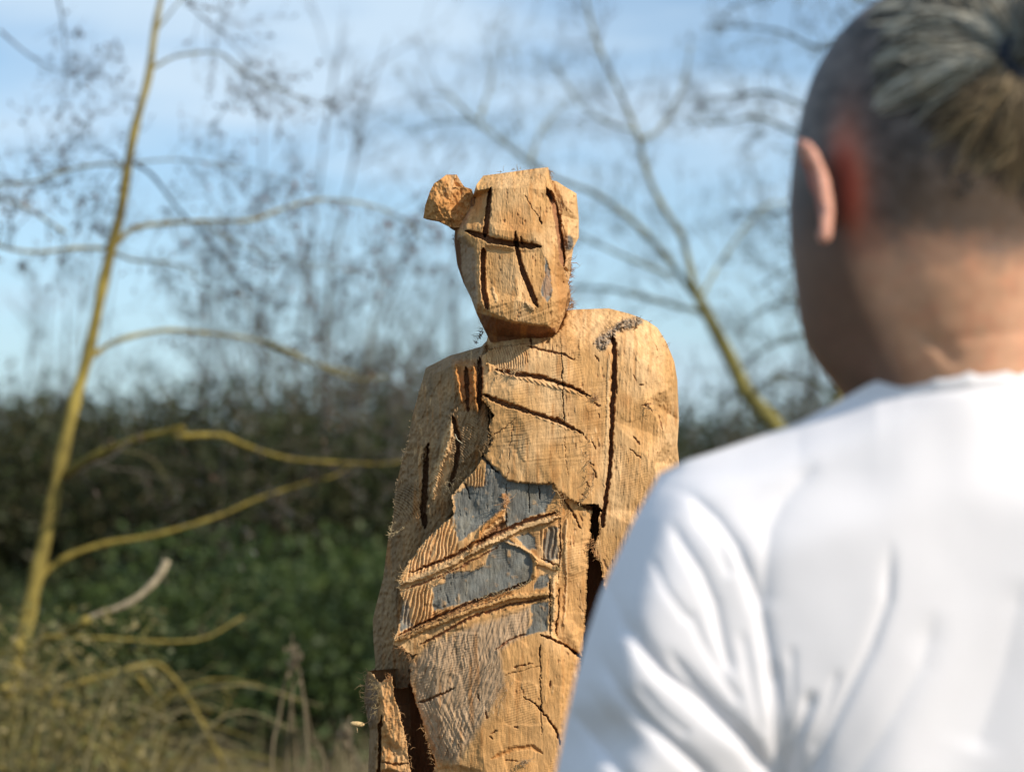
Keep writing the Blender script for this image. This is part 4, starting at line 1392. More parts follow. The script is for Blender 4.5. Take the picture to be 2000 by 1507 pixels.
def fold(pts, w, depth, ridge_h=None, side=1):
    """soft crease with a raised lip on one side"""
    global D
    d, p, s = pdist(U, V, pts)
    env = np.clip(np.minimum(p / .18, (1 - p) / .12), 0, 1)
    env = env * env * (3 - 2 * env)
    env = np.where((p <= 0) | (p >= 1), 0, env)
    w = w * .92
    depth = depth * .5
    ridge_h = ridge_h * .2 if ridge_h else None
    g = np.exp(-(d / (w * 1.15)) ** 1.25)
    D = D + 1.35 * depth * g * env
    if ridge_h:
        sd = np.sign(s) * d * side
        D = D - .45 * ridge_h * np.exp(-((sd - 1.9 * w) / (1.6 * w)) ** 2) * env


fold([(1275, 940), (1348, 966), (1401, 1016), (1439, 1070), (1466, 1134), (1487, 1198), (1503, 1289), (1508, 1396), (1520, 1540)], 13, 17, 12, -1)
fold([(1300, 1000), (1330, 1058), (1369, 1118), (1396, 1182), (1412, 1262), (1430, 1330)], 12, 14, 10, -1)
fold([(1215, 1180), (1232, 1228), (1262, 1273), (1294, 1311), (1348, 1353), (1401, 1402), (1455, 1450), (1510, 1530)], 14, 28, 20, -1)
fold([(1295, 1255), (1320, 1292), (1358, 1337), (1420, 1400), (1480, 1470), (1530, 1540)], 10, 14, 10, -1)
fold([(1165, 1260), (1184, 1300), (1214, 1353), (1257, 1402), (1310, 1450), (1369, 1503), (1420, 1570)], 14, 24, 18, -1)
fold([(1110, 1370), (1128, 1402), (1160, 1439), (1198, 1487), (1240, 1545)], 13, 22, 16, -1)
fold([(1600, 890), (1578, 925), (1530, 978), (1503, 1032), (1495, 1107), (1492, 1200)], 20, 11, 6, -1)
fold([(1738, 1040), (1739, 1085), (1733, 1171), (1701, 1262), (1642, 1380), (1589, 1493), (1550, 1570)], 11, 12, 12, 1)
fold([(1590, 1340), (1573, 1391), (1551, 1450), (1530, 1540)], 13, 18, 12, 1)
fold([(1510, 1280), (1525, 1380), (1530, 1480), (1535, 1560)], 14, 16, 10, 1)
fold([(1830, 1180), (1800, 1300), (1720, 1440), (1640, 1560)], 26, 9, 8, 1)
fold([(1175, 1130), (1205, 1180), (1230, 1250)], 16, 14, 12, -1)
for f_ in ([(1340, 1180), (1370, 1250), (1410, 1320), (1450, 1380)], [(1240, 1330), (1290, 1390), (1350, 1440)], [(1445, 1220), (1465, 1320), (1490, 1440)], [(1640, 1300), (1610, 1400), (1580, 1470)],
           [(1140, 1330), (1170, 1380), (1210, 1430)], [(1350, 1000), (1400, 1060), (1430, 1130)], [(1545, 1250), (1548, 1350), (1540, 1450)], [(1270, 1080), (1300, 1150), (1350, 1220)]):
    fold(f_, 7, 7)
fold([(1690, 792), (1760, 775), (1850, 764), (1930, 760), (2010, 762), (2100, 785)], 5, 6)
fold([(2000, 1120), (1960, 1300), (1900, 1480)], 36, 8, 6, 1)
D = D + 4 * fbm(U / 260, V / 330, 500, 2) + .8 * fbm(U / 90, V / 120, 501, 2)
# gathered neckline band
cd_, cp_, cs_ = pdist(U, V, [(1700, 752), (1760, 737), (1850, 728), (1930, 724), (2000, 726), (2080, 745)])
band = np.exp(-((cd_ - 6) / 22) ** 4)
D = D - 6 * band - 2.2 * band * np.sin(U / 11.5 + 2 * vn(U / 40, U * 0, 502)) * np.clip(1 - cd_ / 34, 0, 1)
V2 = V.copy()
topm = np.clip(1 - (rows[:, None] - 718) / 16, 0, 1) * ((U > 1700) & (U < 2085))
V2 = V - 1.6 * topm * np.sin(U / 11.5 + 2 * vn(U / 40, U * 0, 502))
V3, qf, qb, ng, _ = patch_mesh(U, V2, D, SP, Y1, np.interp(rows, [718, 800, 1000, 2600], [.06, .10, .13, .12]), nb=40, pw=.5)
sm = mesh_np('shirt', V3 - np.array(person.location), np.concatenate([qf, qb]), None, None, True, [ng[1]])
link('shirt', sm, person, M_shirt)

# trousers and shoes (below the picture)
zs = np.arange(.06, 1.02, .012)
xs, ys, zs, P = grid(.05, .56, 1.33, 1.63, zs, .009)
d = ell(P, (.30, 1.48, .94), (.17, .115, .13))
for s in (-1, 1):
    d = smin(d, cap(P, (.30 + s * .085, 1.48, .88), (.30 + s * .10, 1.47, .48), .092, .068), .03)
    d = smin(d, cap(P, (.30 + s * .10, 1.47, .48), (.30 + s * .11, 1.49, .12), .068, .058), .03)
Vt, qs = surface_nets(d, xs, ys, zs)
link('trousers', mesh_np('trousers', Vt - np.array(person.location), qs), person, M_cloth)
for s in (-1, 1):
    zs = np.arange(-.01, .13, .008)
    cx = .30 + s * .11
    xs, ys, zs, P = grid(cx - .08, cx + .08, 1.38, 1.74, zs, .008)
    d = smin(cap(P, (cx, 1.46, .045), (cx, 1.63, .035), .044, .042), cap(P, (cx, 1.485, .05), (cx, 1.49, .10), .046, .044), .02)
    d = smax(d, .004 - P[2], .004)
    Vt, qs = surface_nets(d, xs, ys, zs)
    link('shoe', mesh_np('shoe', Vt - np.array(person.location), qs), person, M_shoe)


# ------------------------------------------------------------------ vegetation
def smooth_path(pts, n=4):
    """Catmull-Rom through the points"""
    P_ = [Vector(p) for p in pts]
    P_ = [P_[0] * 2 - P_[1]] + P_ + [P_[-1] * 2 - P_[-2]]
    res = []
    for i in range(1, len(P_) - 2):
        for k in range(n):
            t = k / n
            a, b, c, d_ = P_[i - 1], P_[i], P_[i + 1], P_[i + 2]
            res.append(.5 * ((2 * b) + (c - a) * t + (2 * a - 5 * b + 4 * c - d_) * t * t + (3 * b - a - 3 * c + d_) * t ** 3))
    res.append(P_[-2])
    return res


MOSS = (.215, .165, .040)
MOSSD = (.13, .115, .05)
GOLD = (.20, .150, .030)
GREYB = (.085, .072, .058)
DK = (.05, .05, .05)


def twigs(mb, lf, path, r0, n, ln, rnd, cl, depth=2, leafn=0, leafc=None, leafs=.03, up=0.0, start=.1, rmin=.0012, nside=4):
    """side shoots along a path, recursively, optionally with leaves or catkins"""
    m = len(path)
    for _ in range(n):
        f = rnd.uniform(start, 1)
        i = min(int(f * (m - 1)), m - 2)
        p = path[i].lerp(path[i + 1], rnd.random())
        d = (path[i + 1] - path[i]).normalized()
        rv = Vector((rnd.gauss(0, 1), rnd.gauss(0, 1), rnd.gauss(0, 1)))
        rv = (rv - d * rv.dot(d)).normalized()
        dr = (d * rnd.uniform(.3, 1.1) + rv * rnd.uniform(.5, 1.1) + Vector((0, 0, up))).normalized()
        l = ln * rnd.uniform(.4, 1.1) * (1.1 - .5 * f)
        pts = [p]
        cur = p
        dd = dr
        ns = 4
        for k in range(ns):
            dd = (dd + Vector((rnd.gauss(0, .16), rnd.gauss(0, .16), rnd.gauss(0, .16) + up * .12))).normalized()
            cur = cur + dd * (l / ns)
            pts.append(cur)
        rr = max(rmin, r0 * .5)
        mb.tube(pts, [rr * (1 - .75 * k / ns) for k in range(ns + 1)], nside, cl, False)
        if depth > 1:
            twigs(mb, lf, pts, rr, max(2, int(n * .35) if n < 12 else 5), l * .5, rnd, cl, depth - 1, leafn, leafc, leafs, up, .2, rmin, 3)
        elif leafn and lf is not None:
            for _l in range(leafn):
                k = rnd.uniform(.2, 1) * (len(pts) - 1)
                a = pts[int(k)].lerp(pts[min(int(k) + 1, len(pts) - 1)], k % 1)
                v = Vector((rnd.gauss(0, 1), rnd.gauss(0, 1), rnd.gauss(0, 1) - .5))
                lf.leaf(a, v, Vector((rnd.gauss(0, 1), rnd.gauss(0, 1), rnd.gauss(0, 1))), leafs * rnd.uniform(.6, 1.3), leafs * .5, rnd.choice(leafc))


def br(mb, pts, Y, r, cl, yj=0.0, n=5, rnd=random):
    """limb through traced points at distance Y with depth wander"""
    P_ = []
    for i, p in enumerate(pts):
        yy = Y + yj * (i / max(1, len(pts) - 1))
        P_.append(Vector(at(p[0], p[1], yy)))
    path = smooth_path(P_, 4)
    m = len(path)
    r0, r1 = r
    mb.tube(path, [(r0 + (r1 - r0) * i / (m - 1)) * (1 + .12 * math.sin(i * 1.7)) for i in range(m)], 7, cl, True)
    return path


# ---- left tree, slim and mossy, about six metres away
YT = 6.0
K = YT / F
rt = random.Random(3)
base = Vector(at(-60, 1985, YT))
base.z = -.02
tree = empty('sapling_tree', base, 'slim leaning tree with yellow-green mossy bark at the left, close behind the sculpture', 'tree')
tr = MB()
trunk_pts = [(-60, 1990), (-30, 1700), (0, 1480), (32, 1300), (55, 1200), (72, 1120), (90, 1040), (110, 940), (130, 850), (150, 770), (175, 680), (200, 560), (216, 490), (236, 410), (250, 320), (266, 240), (290, 150), (302, 60), (315, -10), (330, -120), (340, -260)]
tp = [Vector(at(a, b, YT)) for a, b in trunk_pts]
path = smooth_path(tp, 4)
nn = len(path)
tr.tube(path, [K * np.interp(i / (nn - 1), [0, .3, .5, .7, .85, 1], [18, 14.5, 11.5, 9.5, 6.5, 2.5]) * (1 + .08 * math.sin(i * 1.3)) for i in range(nn)], 10, MOSS)
tr.build('trunk', M_bark, tree)
tw = MB()
lv = MB()
LC = [(.09, .08, .07), (.11, .08, .06), (.14, .09, .06), (.08, .08, .08)]
LR = [(.24, .13, .09), (.17, .10, .07), (.10, .07, .05)]
limbs = [
    ([(250, 322), (190, 322), (120, 335), (60, 356), (-20, 360)], (4, 5), MOSSD, -.3, 14, LC),
    ([(214, 486), (150, 484), (80, 492), (20, 486), (-40, 465)], (5, 6), MOSS, -.3, 10, LC),
    ([(128, 455), (90, 430), (50, 405), (-20, 378)], (3.5, 5), MOSS, .2, 7, LC),
    ([(222, 480), (262, 446), (330, 436), (400, 432), (490, 430), (560, 405), (630, 390), (720, 400), (790, 430), (826, 470)], (7, 3), MOSS, .5, 26, LR),
    ([(216, 490), (262, 508), (320, 512), (372, 530), (430, 590)], (5, 2.5), MOSSD, .4, 14, LC),
    ([(300, 132), (350, 108), (430, 105), (480, 145), (540, 172), (600, 196), (648, 206)], (4, 2.2), MOSSD, .6, 22, LC),
    ([(305, 60), (360, -10), (400, -60)], (3, 2), MOSSD, .4, 8, LC),
    ([(352, -30), (380, 20), (440, 70), (500, 140)], (3, 1.6), GREYB, .5, 12, LC),
    ([(255, 318), (350, 312), (480, 330), (570, 352)], (3, 1.6), MOSSD, .6, 16, LR),
    ([(262, 318), (300, 345), (350, 410), (410, 470), (480, 560), (540, 600)], (5, 2), DK, .8, 34, LC),
    ([(250, 340), (220, 300), (160, 280), (110, 240)], (3, 1.6), DK, .8, 16, LC),
    ([(270, 300), (215, 350), (190, 400), (170, 420)], (2.5, 1.4), DK, -.3, 12, LC),
    ([(400, 440), (520, 500), (620, 520), (720, 535)], (2.5, 1.5), MOSSD, .4, 14, LR),
    ([(178, 697), (230, 665), (320, 645), (400, 650), (480, 660), (560, 682), (620, 710), (700, 728)], (7, 3), MOSS, .5, 14, LC),
    ([(520, 668), (600, 704), (690, 740), (760, 735)], (8, 5), MOSSD, .5, 10, LC),
    ([(126, 928), (180, 892), (260, 860), (360, 834)], (10, 12), GOLD, -.3, 5, LC),
    ([(340, 852), (430, 850), (480, 870), (560, 895), (640, 902), (745, 906), (800, 900), (860, 915)], (8, 3), GOLD, .2, 16, LC),
    ([(72, 1132), (120, 1092), (200, 1062), (300, 1045), (420, 1010), (500, 975), (590, 945), (650, 930), (700, 900)], (9, 2), GOLD, .2, 16, LC),
    ([(0, 60), (60, 110), (130, 145), (210, 148)], (3, 2), GREYB, .3, 10, LC),
    ([(110, -20), (125, 60), (128, 150)], (3, 2), GREYB, .3, 8, LC),
    ([(200, 870), (300, 900), (350, 1000)], (3, 1.5), MOSSD, .3, 5, LR),
]
for i, (pts, r, cl, yj, nt_, lc) in enumerate(limbs):
    mb = MB()
    pth = br(mb, pts, YT, (r[0] * K * .8, r[1] * K * .45), cl, yj)
    mb.build('limb', M_bark, tree)
    twigs(tw, lv, pth, r[1] * K * .5, int(nt_ * 1.35), .32, rt, DK if cl == DK else GREYB, 2, 1, lc, .021, -.05, .3, .0011)
tw.build('twig', M_bark, tree)['kind'] = 'stuff'
o = lv.build('leaves', M_leaf, tree)
o['kind'] = 'stuff'

# pale cut branch curving up, and the mossy thicket at its foot
cbm = MB()
pth = br(cbm, [(168, 1212), (180, 1204), (250, 1178), (296, 1142), (318, 1112), (325, 1094)], 5.6, (5 * .00133, 7.5 * .00133), (.50, .40, .26), 0)
o = cbm.build('cut_branch', M_bark)
tag(o, 'pale peeled branch stub curving upward out of the thicket at lower left', 'branch')
thk = empty('mossy_thicket', Vector((at(60, 1500, 5.5)[0], 5.5, 0)), 'tangled thicket of yellow-green mossy arching stems in the lower left corner', 'shrub')
tb_ = MB()
for pts, r in (([(172, 1208), (120, 1238), (60, 1262), (-20, 1290), (-80, 1400)], 8), ([(90, 1352), (180, 1325), (270, 1300), (312, 1298), (352, 1340), (400, 1420), (440, 1500)], 5), ([(80, 1240), (200, 1245), (380, 1250), (475, 1203)], 3),
               ([(100, 1370), (180, 1400), (250, 1440), (290, 1500)], 6), ([(270, 1320), (310, 1380), (320, 1440), (290, 1520)], 5), ([(0, 1340), (60, 1350), (110, 1352)], 8), ([(30, 1250), (80, 1330), (160, 1420), (170, 1540)], 6)):
    pth = br(tb_, pts, 5.5, (r * .0013, r * .0010), MOSS, .3)
    twigs(tb_, None, pth, .003, 8, .25, rt, MOSSD, 2, up=.2)
for i in range(170):
    x0 = rt.uniform(-220, 330)
    v0 = 1620
    hgt = rt.uniform(120, 430) * (1 - .45 * max(0, x0) / 330)
    bx = rt.gauss(60, 120)
    y = rt.uniform(5.0, 6.4)
    pts = [Vector(at(x0, v0, y)), Vector(at(x0 + bx * .2, v0 - hgt * .5, y)), Vector(at(x0 + bx * .6, v0 - hgt * .9, y)), Vector(at(x0 + bx, v0 - hgt, y)), Vector(at(x0 + bx * 1.5, v0 - hgt * .85, y))]
    pts[0].z = min(pts[0].z, .9)
    pth = smooth_path([Vector((pts[0].x, pts[0].y, 0))] + pts, 3)
    tb_.tube(pth, [.004 * (1 - .7 * k / len(pth)) for k in range(len(pth))], 4, rt.choice([MOSS, MOSSD, (.19, .16, .06), (.24, .20, .10)]), False)
    twigs(tb_, None, pth, .002, 3, .18, rt, rt.choice([MOSS, MOSSD]), 1)
tb_.build('stem', M_bark, thk)['kind'] = 'stuff'
lf_ = MB()
for i in range(7500):
    u, v = rt.uniform(-200, 330), rt.uniform(1180, 1600)
    if rt.random() > np.interp(v, [1180, 1350, 1500], [.15, .6, 1]) * np.interp(u, [0, 330], [1, .45]):
        continue
    p = at(u, v, rt.uniform(5.0, 6.6))
    lf_.leaf(p, (rt.gauss(0, 1), rt.gauss(0, 1), rt.gauss(0, .6) + .3), (rt.gauss(0, 1), rt.gauss(0, 1), 1), rt.uniform(.015, .04), .012, rt.choice([(.19, .165, .05), (.13, .13, .04), (.26, .21, .09), (.09, .10, .035)]))
lf_.build('leaves', M_leaf, thk)['kind'] = 'stuff'


# ---- traced trees on the right
def tree_traced(name, label, Y, base_uv, trunk, tr_r, limbs, seed, twl, twn, cl, leafc=None):
    rnd = random.Random(seed)
    k = Y / F
    b = Vector(at(base_uv[0], base_uv[1], Y))
    b.z = -.02
    t = empty(name, b, label, 'tree')
    m = MB()
    P_ = [b] + [Vector(at(a, c, Y)) for a, c in trunk]
    pth = smooth_path(P_, 4)
    n_ = len(pth)
    m.tube(pth, [k * (tr_r[0] + (tr_r[1] - tr_r[0]) * i / (n_ - 1)) for i in range(n_)], 9, cl)
    m.build('trunk', M_bark, t)
    tw_ = MB()
    lv_ = MB()
    for pts, r, yj, nt_ in limbs:
        mb = MB()
        pth = br(mb, pts, Y, (r[0] * k, r[1] * k), cl, yj)
        mb.build('limb', M_bark, t)
        twigs(tw_, lv_, pth, r[1] * k * .8, int(nt_ * 1.35), twl, rnd, GREYB if rnd.random() < .5 else MOSSD, 3, 1 if leafc else 0, leafc, .02, .12, .15, .0018, 3)
    tw_.build('twig', M_bark, t)['kind'] = 'stuff'
    if leafc:
        lv_.build('leaves', M_leaf, t)['kind'] = 'stuff'
    return t


tree_traced('forked_tree', 'bare forked tree with mossy trunk rising between sculpture and person', 11.0, (1700, 1560), [(1640, 1200), (1580, 960), (1522, 842), (1462, 771), (1426, 699), (1391, 633), (1367, 585)], (23, 10),
            [([(1367, 590), (1350, 535), (1331, 460), (1289, 394), (1259, 323), (1247, 269), (1223, 209), (1187, 131), (1158, 60), (1140, -20)], (7, 2.5), .8, 26),
             ([(1365, 588), (1349, 567), (1307, 508), (1259, 454), (1211, 412), (1158, 376), (1092, 352), (1040, 322), (980, 275), (930, 235), (870, 180)], (7, 2.5), 1.0, 30),
             ([(1380, 620), (1367, 609), (1319, 597), (1259, 579), (1187, 564), (1120, 560)], (6, 2.5), .6, 16),
             ([(1310, 545), (1290, 530), (1223, 502), (1158, 472), (1110, 450), (1040, 440)], (4, 2), .6, 14),
             ([(1372, 575), (1390, 540), (1414, 502), (1462, 436), (1500, 400), (1540, 395)], (3.5, 2), .8, 14),
             ([(1248, 275), (1290, 250), (1330, 180), (1350, 90)], (3.5, 1.6), .8, 16),
             ([(1240, 255), (1190, 240), (1130, 200), (1080, 120)], (3.0, 1.6), .8, 14),
             ([(1035, 320), (1060, 250), (1110, 200)], (2.5, 1.5), .6, 10),
             ([(935, 240), (960, 150), (950, 110)], (2.5, 1.4), .6, 10),
             ([(930, 235), (860, 240), (790, 260)], (2.5, 1.4), .6, 10)], 21, .55, 10, (.18, .155, .045))
tree_traced('mossy_tree', 'mossy tree with arching drooping branches directly behind the person\'s head', 9.0, (1700, 1680), [(1660, 1200), (1622, 860), (1640, 785), (1660, 735), (1700, 640), (1740, 500), (1760, 300), (1780, 100), (1790, -100), (1800, -350), (1790, -620)], (22, 1.5),
            [([(1645, 800), (1620, 770), (1590, 745), (1546, 733), (1498, 747), (1460, 780)], (5, 2.5), .4, 12),
             ([(1700, 640), (1640, 600), (1570, 585), (1500, 600), (1440, 640)], (5, 2), .5, 16),
             ([(1700, 660), (1640, 650), (1560, 655), (1480, 690), (1430, 740)], (5, 2), .3, 14),
             ([(1710, 600), (1640, 530), (1560, 520), (1480, 560)], (4, 2), .5, 14),
             ([(1740, 480), (1660, 430), (1580, 405), (1500, 420), (1430, 415)], (5, 2), .6, 18),
             ([(1760, 320), (1660, 290), (1560, 262), (1480, 230), (1400, 240), (1340, 235)], (5, 2), .6, 22),
             ([(1765, 280), (1680, 230), (1590, 215), (1500, 180), (1420, 190), (1350, 195)], (4.5, 2), .8, 20),
             ([(1780, 150), (1690, 90), (1600, 95), (1520, 60), (1400, 50)], (5, 2), .6, 20),
             ([(1785, 50), (1700, 10), (1620, -30), (1500, -10), (1420, 20)], (4.5, 2), .6, 18)], 22, .45, 10, (.17, .15, .06))

# ---- far bare shrubs, each one a thing, sharing a few meshes
def bare_mesh(seed, h, stems):
    r_ = random.Random(seed)
    m = MB()
    for i in range(stems):
        a = r_.uniform(0, 6.28)
        lean = r_.uniform(.05, .55)
        p = Vector((math.cos(a) * .15, math.sin(a) * .15, 0))
        pts = [p]
        d_ = Vector((math.cos(a) * lean, math.sin(a) * lean, 1)).normalized()
        hh = h * r_.uniform(.6, 1.0)
        for k in range(8):
            d_ = (d_ + Vector((r_.gauss(0, .07), r_.gauss(0, .07), .03))).normalized()
            p = p + d_ * hh / 8
            pts.append(p)
        rr = .022 * hh / 4
        m.tube(pts, [rr * (1 - .85 * k / 8) for k in range(9)], 5, r_.choice([GREYB, (.10, .09, .07), (.13, .12, .08)]), False)
        twigs(m, None, pts, rr * .45, 15, hh * .30, r_, r_.choice([(.06, .054, .045), GREYB, (.09, .072, .05)]), 3, up=.25, start=.25, rmin=.003, nside=3)
    o = m.build('branches', M_bark)
    me = o.data
    bpy.data.objects.remove(o)
    return me


bm_ = [bare_mesh(40, 4.2, 8), bare_mesh(41, 4.8, 9), bare_mesh(42, 3.8, 8)]
rb_ = random.Random(5)
spots = [(-80, 21, 1.05, 'bare grey shrub at the far left edge of the hedge line'), (120, 24, 1.0, 'low bare shrub behind the mossy trunk on the left'), (300, 22, 1.0, 'bare shrub rising just right of the mossy trunk'),
         (430, 20, 1.15, 'bare twiggy shrub under the long arching mossy limb'), (560, 23, 1.45, 'tall bare shrub halfway between mossy trunk and sculpture'), (690, 19, 1.4, 'dense brown bare shrub left of the sculpture shoulder'), (790, 22, 1.45, 'bare shrub partly behind the sculpture\'s left side'),
         (1010, 24, 1.1, 'bare shrub hidden mostly behind the sculpture'), (1370, 21, 1.1, 'bare shrub just right of the sculpture shoulder'), (1480, 23, 1.1, 'bare shrub behind the forked trunk'), (1600, 20, 1.1, 'bare shrub over the person\'s shoulder'), (1800, 24, 1.1, 'bare shrub behind the person\'s head'), (2050, 22, 1.1, 'bare shrub beyond the right edge of the frame')]
for i, (u, Y, sc, lb) in enumerate(spots):
    x = at(u, 1050, Y)[0]
    e = empty('bare_shrub', (x, Y, 0), lb, 'shrub', 'bare shrubs along the hedge')
    e.rotation_euler[2] = rb_.uniform(0, 6.28)
    e.scale = (sc, sc, sc * rb_.uniform(.9, 1.05))
    link('branches', bm_[i % 3], e) if False else None
    o = bpy.data.objects.new('branches', bm_[i % 3])
    col.objects.link(o)
    o.parent = e
    o['kind'] = 'stuff'

# ---- hedge of evergreen shrubs
def leafy_mesh(seed, w_, h_, n, cols, ls):
    r_ = random.Random(seed)
    m = MB()
    lob = [(r_.uniform(-.5, .5) * w_, r_.uniform(-.35, .35) * w_, r_.uniform(.25, .8) * h_, r_.uniform(.22, .42) * w_) for _ in range(16)]
    for i in range(n):
        lx, ly, lz, lr = r_.choice(lob)
        v = Vector((r_.gauss(0, 1), r_.gauss(0, 1), r_.gauss(0, 1))).normalized()
        rr = lr * r_.uniform(.55, 1.05)
        p = Vector((lx, ly, lz)) + Vector((v.x * rr, v.y * rr, v.z * rr * .8))
        if p.z < 0.02 or p.z > h_ * 1.1:
            continue
        dd = v + Vector((r_.gauss(0, .6), r_.gauss(0, .6), r_.gauss(0, .6)))
        m.leaf(p, dd, (r_.gauss(0, 1), r_.gauss(0, 1), r_.gauss(0, 1)), ls * r_.uniform(.6, 1.4), ls * .6, r_.choice(cols))
    for i in range(7):
        lx, ly, lz, lr = lob[i]
        m.tube([Vector((0, 0, 0)), Vector((lx * .4, ly * .4, lz * .5)), Vector((lx, ly, lz))], [.03, .02, .008], 4, (.08, .06, .04), False)
    o = m.build('foliage', M_leaf)
    me = o.data
    bpy.data.objects.remove(o)
    return me


HG = [(.034, .046, .014), (.046, .058, .018), (.024, .034, .012), (.056, .062, .022)]
HB = [(.046, .044, .018), (.06, .052, .022), (.036, .040, .014)]
hm = [leafy_mesh(60, 3.0, 2.4, 24000, HG, .08), leafy_mesh(61, 3.2, 2.4, 24000, HG + HB, .08), leafy_mesh(62, 3.0, 2.4, 24000, HB + HG[:2], .075)]
hs_ = [(-250, 19, .95, 'dark green shrub beyond the left edge'), (-20, 18, .86, 'dark green shrub behind the foot of the mossy tree'), (220, 17.5, 1.03, 'taller dark green shrub with rounded top, left of centre'), (420, 18.5, .90, 'dark green shrub in the middle of the hedge'), (610, 17.5, .98, 'brownish shrub behind the end of the yellow limb'),
       (800, 18, .9, 'brownish shrub partly hidden by the sculpture'), (1010, 18.5, .9, 'dark shrub hidden behind the sculpture'), (1250, 18, .84, 'dark shrub beside the sculpture\'s lit arm'), (1450, 18.5, .84, 'olive shrub peeping over the white shoulder'), (1680, 18, .84, 'dark shrub behind the person'), (1950, 18.5, .9, 'dark shrub at the right behind the person'), (2250, 19, .9, 'dark shrub beyond the right edge')]
for i, (u, Y, sc, lb) in enumerate(hs_):
    x = at(u, 1050, Y)[0]
    e = empty('evergreen_shrub', (x, Y, -.03), lb, 'shrub', 'evergreen shrubs of the hedge')
    e.rotation_euler[2] = rb_.uniform(-.5, .5) + (math.pi if i % 2 else 0)
    e.scale = (sc, sc, sc)
    o = bpy.data.objects.new('foliage', hm[i % 3])
    col.objects.link(o)
    o.parent = e
    o['kind'] = 'stuff'
# far second hedge closes the horizon
Vf, Ff, Cf, off = [], [], [], 0
for i in range(13):
    me = hm[i % 3]
    n_ = len(me.vertices)
    a = np.empty(n_ * 3, np.float32)
    me.vertices.foreach_get('co', a)
    a = a.reshape(-1, 3)
    c = np.empty(n_ * 4, np.float32)
    me.color_attributes['tint'].data.foreach_get('color', c)
    Vf.append(a * np.array([1.9, 1.2, 1.5 + .15 * math.sin(i * 2.3)]) + np.array([-22 + i * 3.6, 33 + (i % 2) * 2, -.1]))
    Cf.append(c.reshape(-1, 4)[:, :3])
    Ff += [tuple(v + off for v in p.vertices) for p in me.polygons if len(p.vertices) == 4]
    off += n_
me = mesh_np('far_hedge', np.concatenate(Vf), np.array(Ff), None, np.concatenate(Cf), False)
tag(link('far_hedge', me, None, M_leaf), kind='stuff')
# brighter brambles in front
BG = [(.045, .066, .016), (.065, .092, .024), (.032, .046, .014), (.075, .078, .026)]
gm2 = leafy_mesh(72, 1.6, .95, 8000, [(.055, .085, .020), (.042, .066, .018), (.075, .105, .030)], .05)
gm = [leafy_mesh(70, 1.6, .95, 8000, BG, .04), leafy_mesh(71, 1.8, .9, 8000, BG + HG, .042)]
for i, (u, Y, sc, lb) in enumerate([(150, 13, 0.9, 'bright green bramble left, behind the mossy stems'), (360, 13.5, 1.1, 'green bramble behind the peeled branch stub'), (540, 12.8, 1.25, 'brightest green bramble in the sun left of the sculpture'), (690, 13.4, 1.1, 'green bramble beside the sculpture\'s shaded arm'),
                                    (880, 13, 1.1, 'green bramble hidden behind the sculpture'), (-80, 12.6, 1.1, 'green bramble at the left edge'), (1250, 13, 1.0, 'green bramble behind the person\'s sleeve'), (1600, 13.3, 1.0, 'green bramble behind the person\'s back')]):
    x = at(u, 1050, Y)[0]
    e = empty('bramble', (x, Y, 0), lb, 'shrub', 'green brambles in front of the hedge')
    e.rotation_euler[2] = rb_.uniform(0, 6.28)
    e.scale = (sc, sc, sc * 1.08)
    o = bpy.data.objects.new('foliage', gm2 if i in (0, 2) else gm[i % 2])
    col.objects.link(o)
    o.parent = e
    o['kind'] = 'stuff'

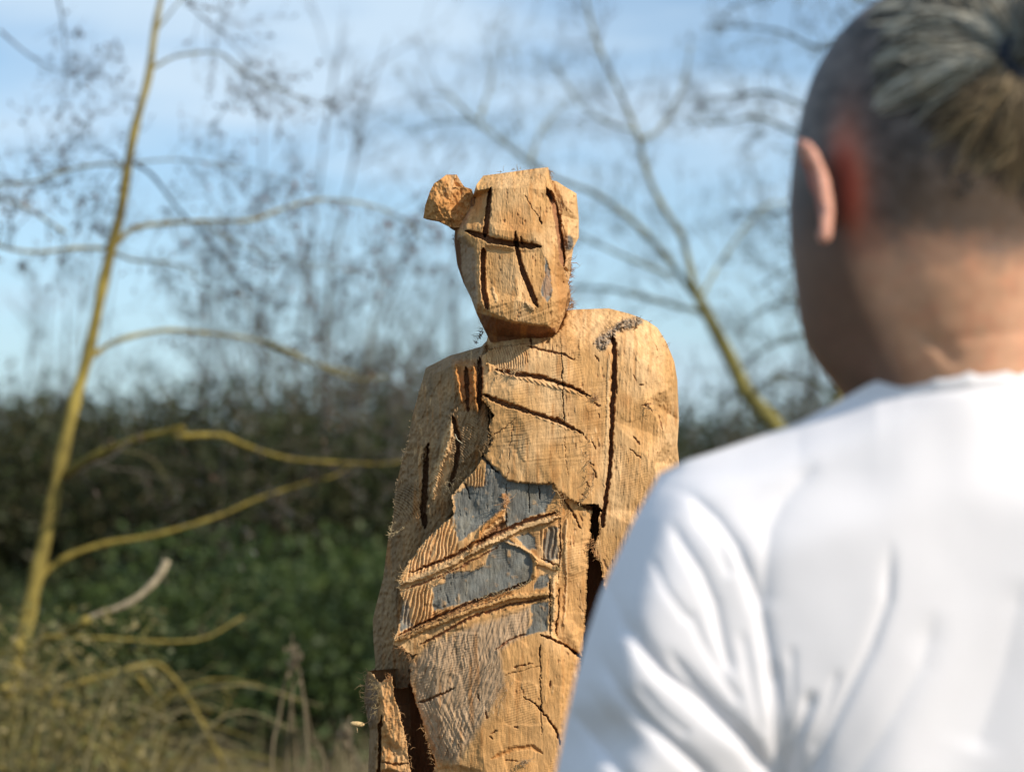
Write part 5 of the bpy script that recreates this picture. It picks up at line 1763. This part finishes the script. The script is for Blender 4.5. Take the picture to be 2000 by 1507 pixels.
# ---- dry grass
gb = MB()
rg = random.Random(9)
GC = [(.42, .33, .19), (.34, .265, .15), (.20, .155, .085), (.15, .13, .055), (.33, .27, .16), (.11, .115, .045)]
for i in range(22000):
    y = rg.uniform(6.5, 13.5)
    x = rg.uniform(-.5, .5) * y
    h_ = rg.uniform(.15, .5) * (1.2 if rg.random() < .1 else .8)
    a = rg.uniform(0, 6.28)
    ln_ = rg.uniform(.05, .5) * h_
    p = Vector((x, y, -.02))
    d1 = Vector((math.cos(a) * ln_, math.sin(a) * ln_, 0))
    s_ = Vector((math.cos(a + 1.4), math.sin(a + 1.4), 0)) * rg.uniform(.002, .005)
    b0 = len(gb.v)
    gb.v += [p - s_, p + s_, p + d1 * .4 + Vector((0, 0, h_ * .6)) + s_ * .8, p + d1 * .4 + Vector((0, 0, h_ * .6)) - s_ * .8, p + d1 + Vector((0, 0, h_ * .95))]
    gb.c += [rg.choice(GC)] * 5
    gb.f += [(b0, b0 + 1, b0 + 2, b0 + 3), (b0 + 3, b0 + 2, b0 + 4)]
o = gb.build('dry_grass', M_grass)
tag(o, kind='stuff')
# tall seed stalks
for nm, lb, cx, Y, stems in (('reed_clump', 'clump of tall pale dry stalks with a drooping seed head left of the sculpture\'s hand', 560, 4.6, [((530, 1560), (545, 1400), (560, 1320), (574, 1280)), ((555, 1560), (566, 1420), (572, 1330), (577, 1278)), ((600, 1560), (598, 1420), (590, 1340), (580, 1290)), ((580, 1560), (576, 1430), (566, 1360)), ((640, 1560), (610, 1440), (596, 1370))]),
                             ('dry_stalk', 'bent dry grass stalk close to the sculpture at the bottom edge', 670, 4.4, [((640, 1560), (652, 1470), (668, 1430), (676, 1428)), ((740, 1570), (705, 1500), (684, 1450), (672, 1428)), ((690, 1560), (680, 1480), (672, 1440))])):
    e = empty(nm, (at(cx, 1500, Y)[0], Y, 0), lb, 'plant')
    m = MB()
    for st in stems:
        P_ = [Vector(at(a, b, Y + rg.uniform(-.05, .05))) for a, b in st]
        g0 = P_[0].copy()
        g0.z = 0
        g0.x += rg.uniform(-.05, .05)
        pth = smooth_path([g0] + P_, 4)
        m.tube(pth, [.0032 * (1 - .4 * k / len(pth)) for k in range(len(pth))], 5, rg.choice([(.22, .17, .10), (.18, .135, .08)]), False)
    m.build('stalk', M_grass, e)
    m = MB()
    tipp = Vector(at(stems[0][-1][0], stems[0][-1][1] + 14, Y))
    for i in range(60):
        p = tipp + Vector((rg.gauss(0, .007), rg.gauss(0, .007), rg.gauss(0, .017)))
        m.leaf(p, (rg.gauss(0, .4), rg.gauss(0, .4), 1), (rg.gauss(0, 1), rg.gauss(0, 1), 0), .018, .005, (.26, .20, .13))
    m.build('seed_head', M_grass, e)['kind'] = 'stuff'
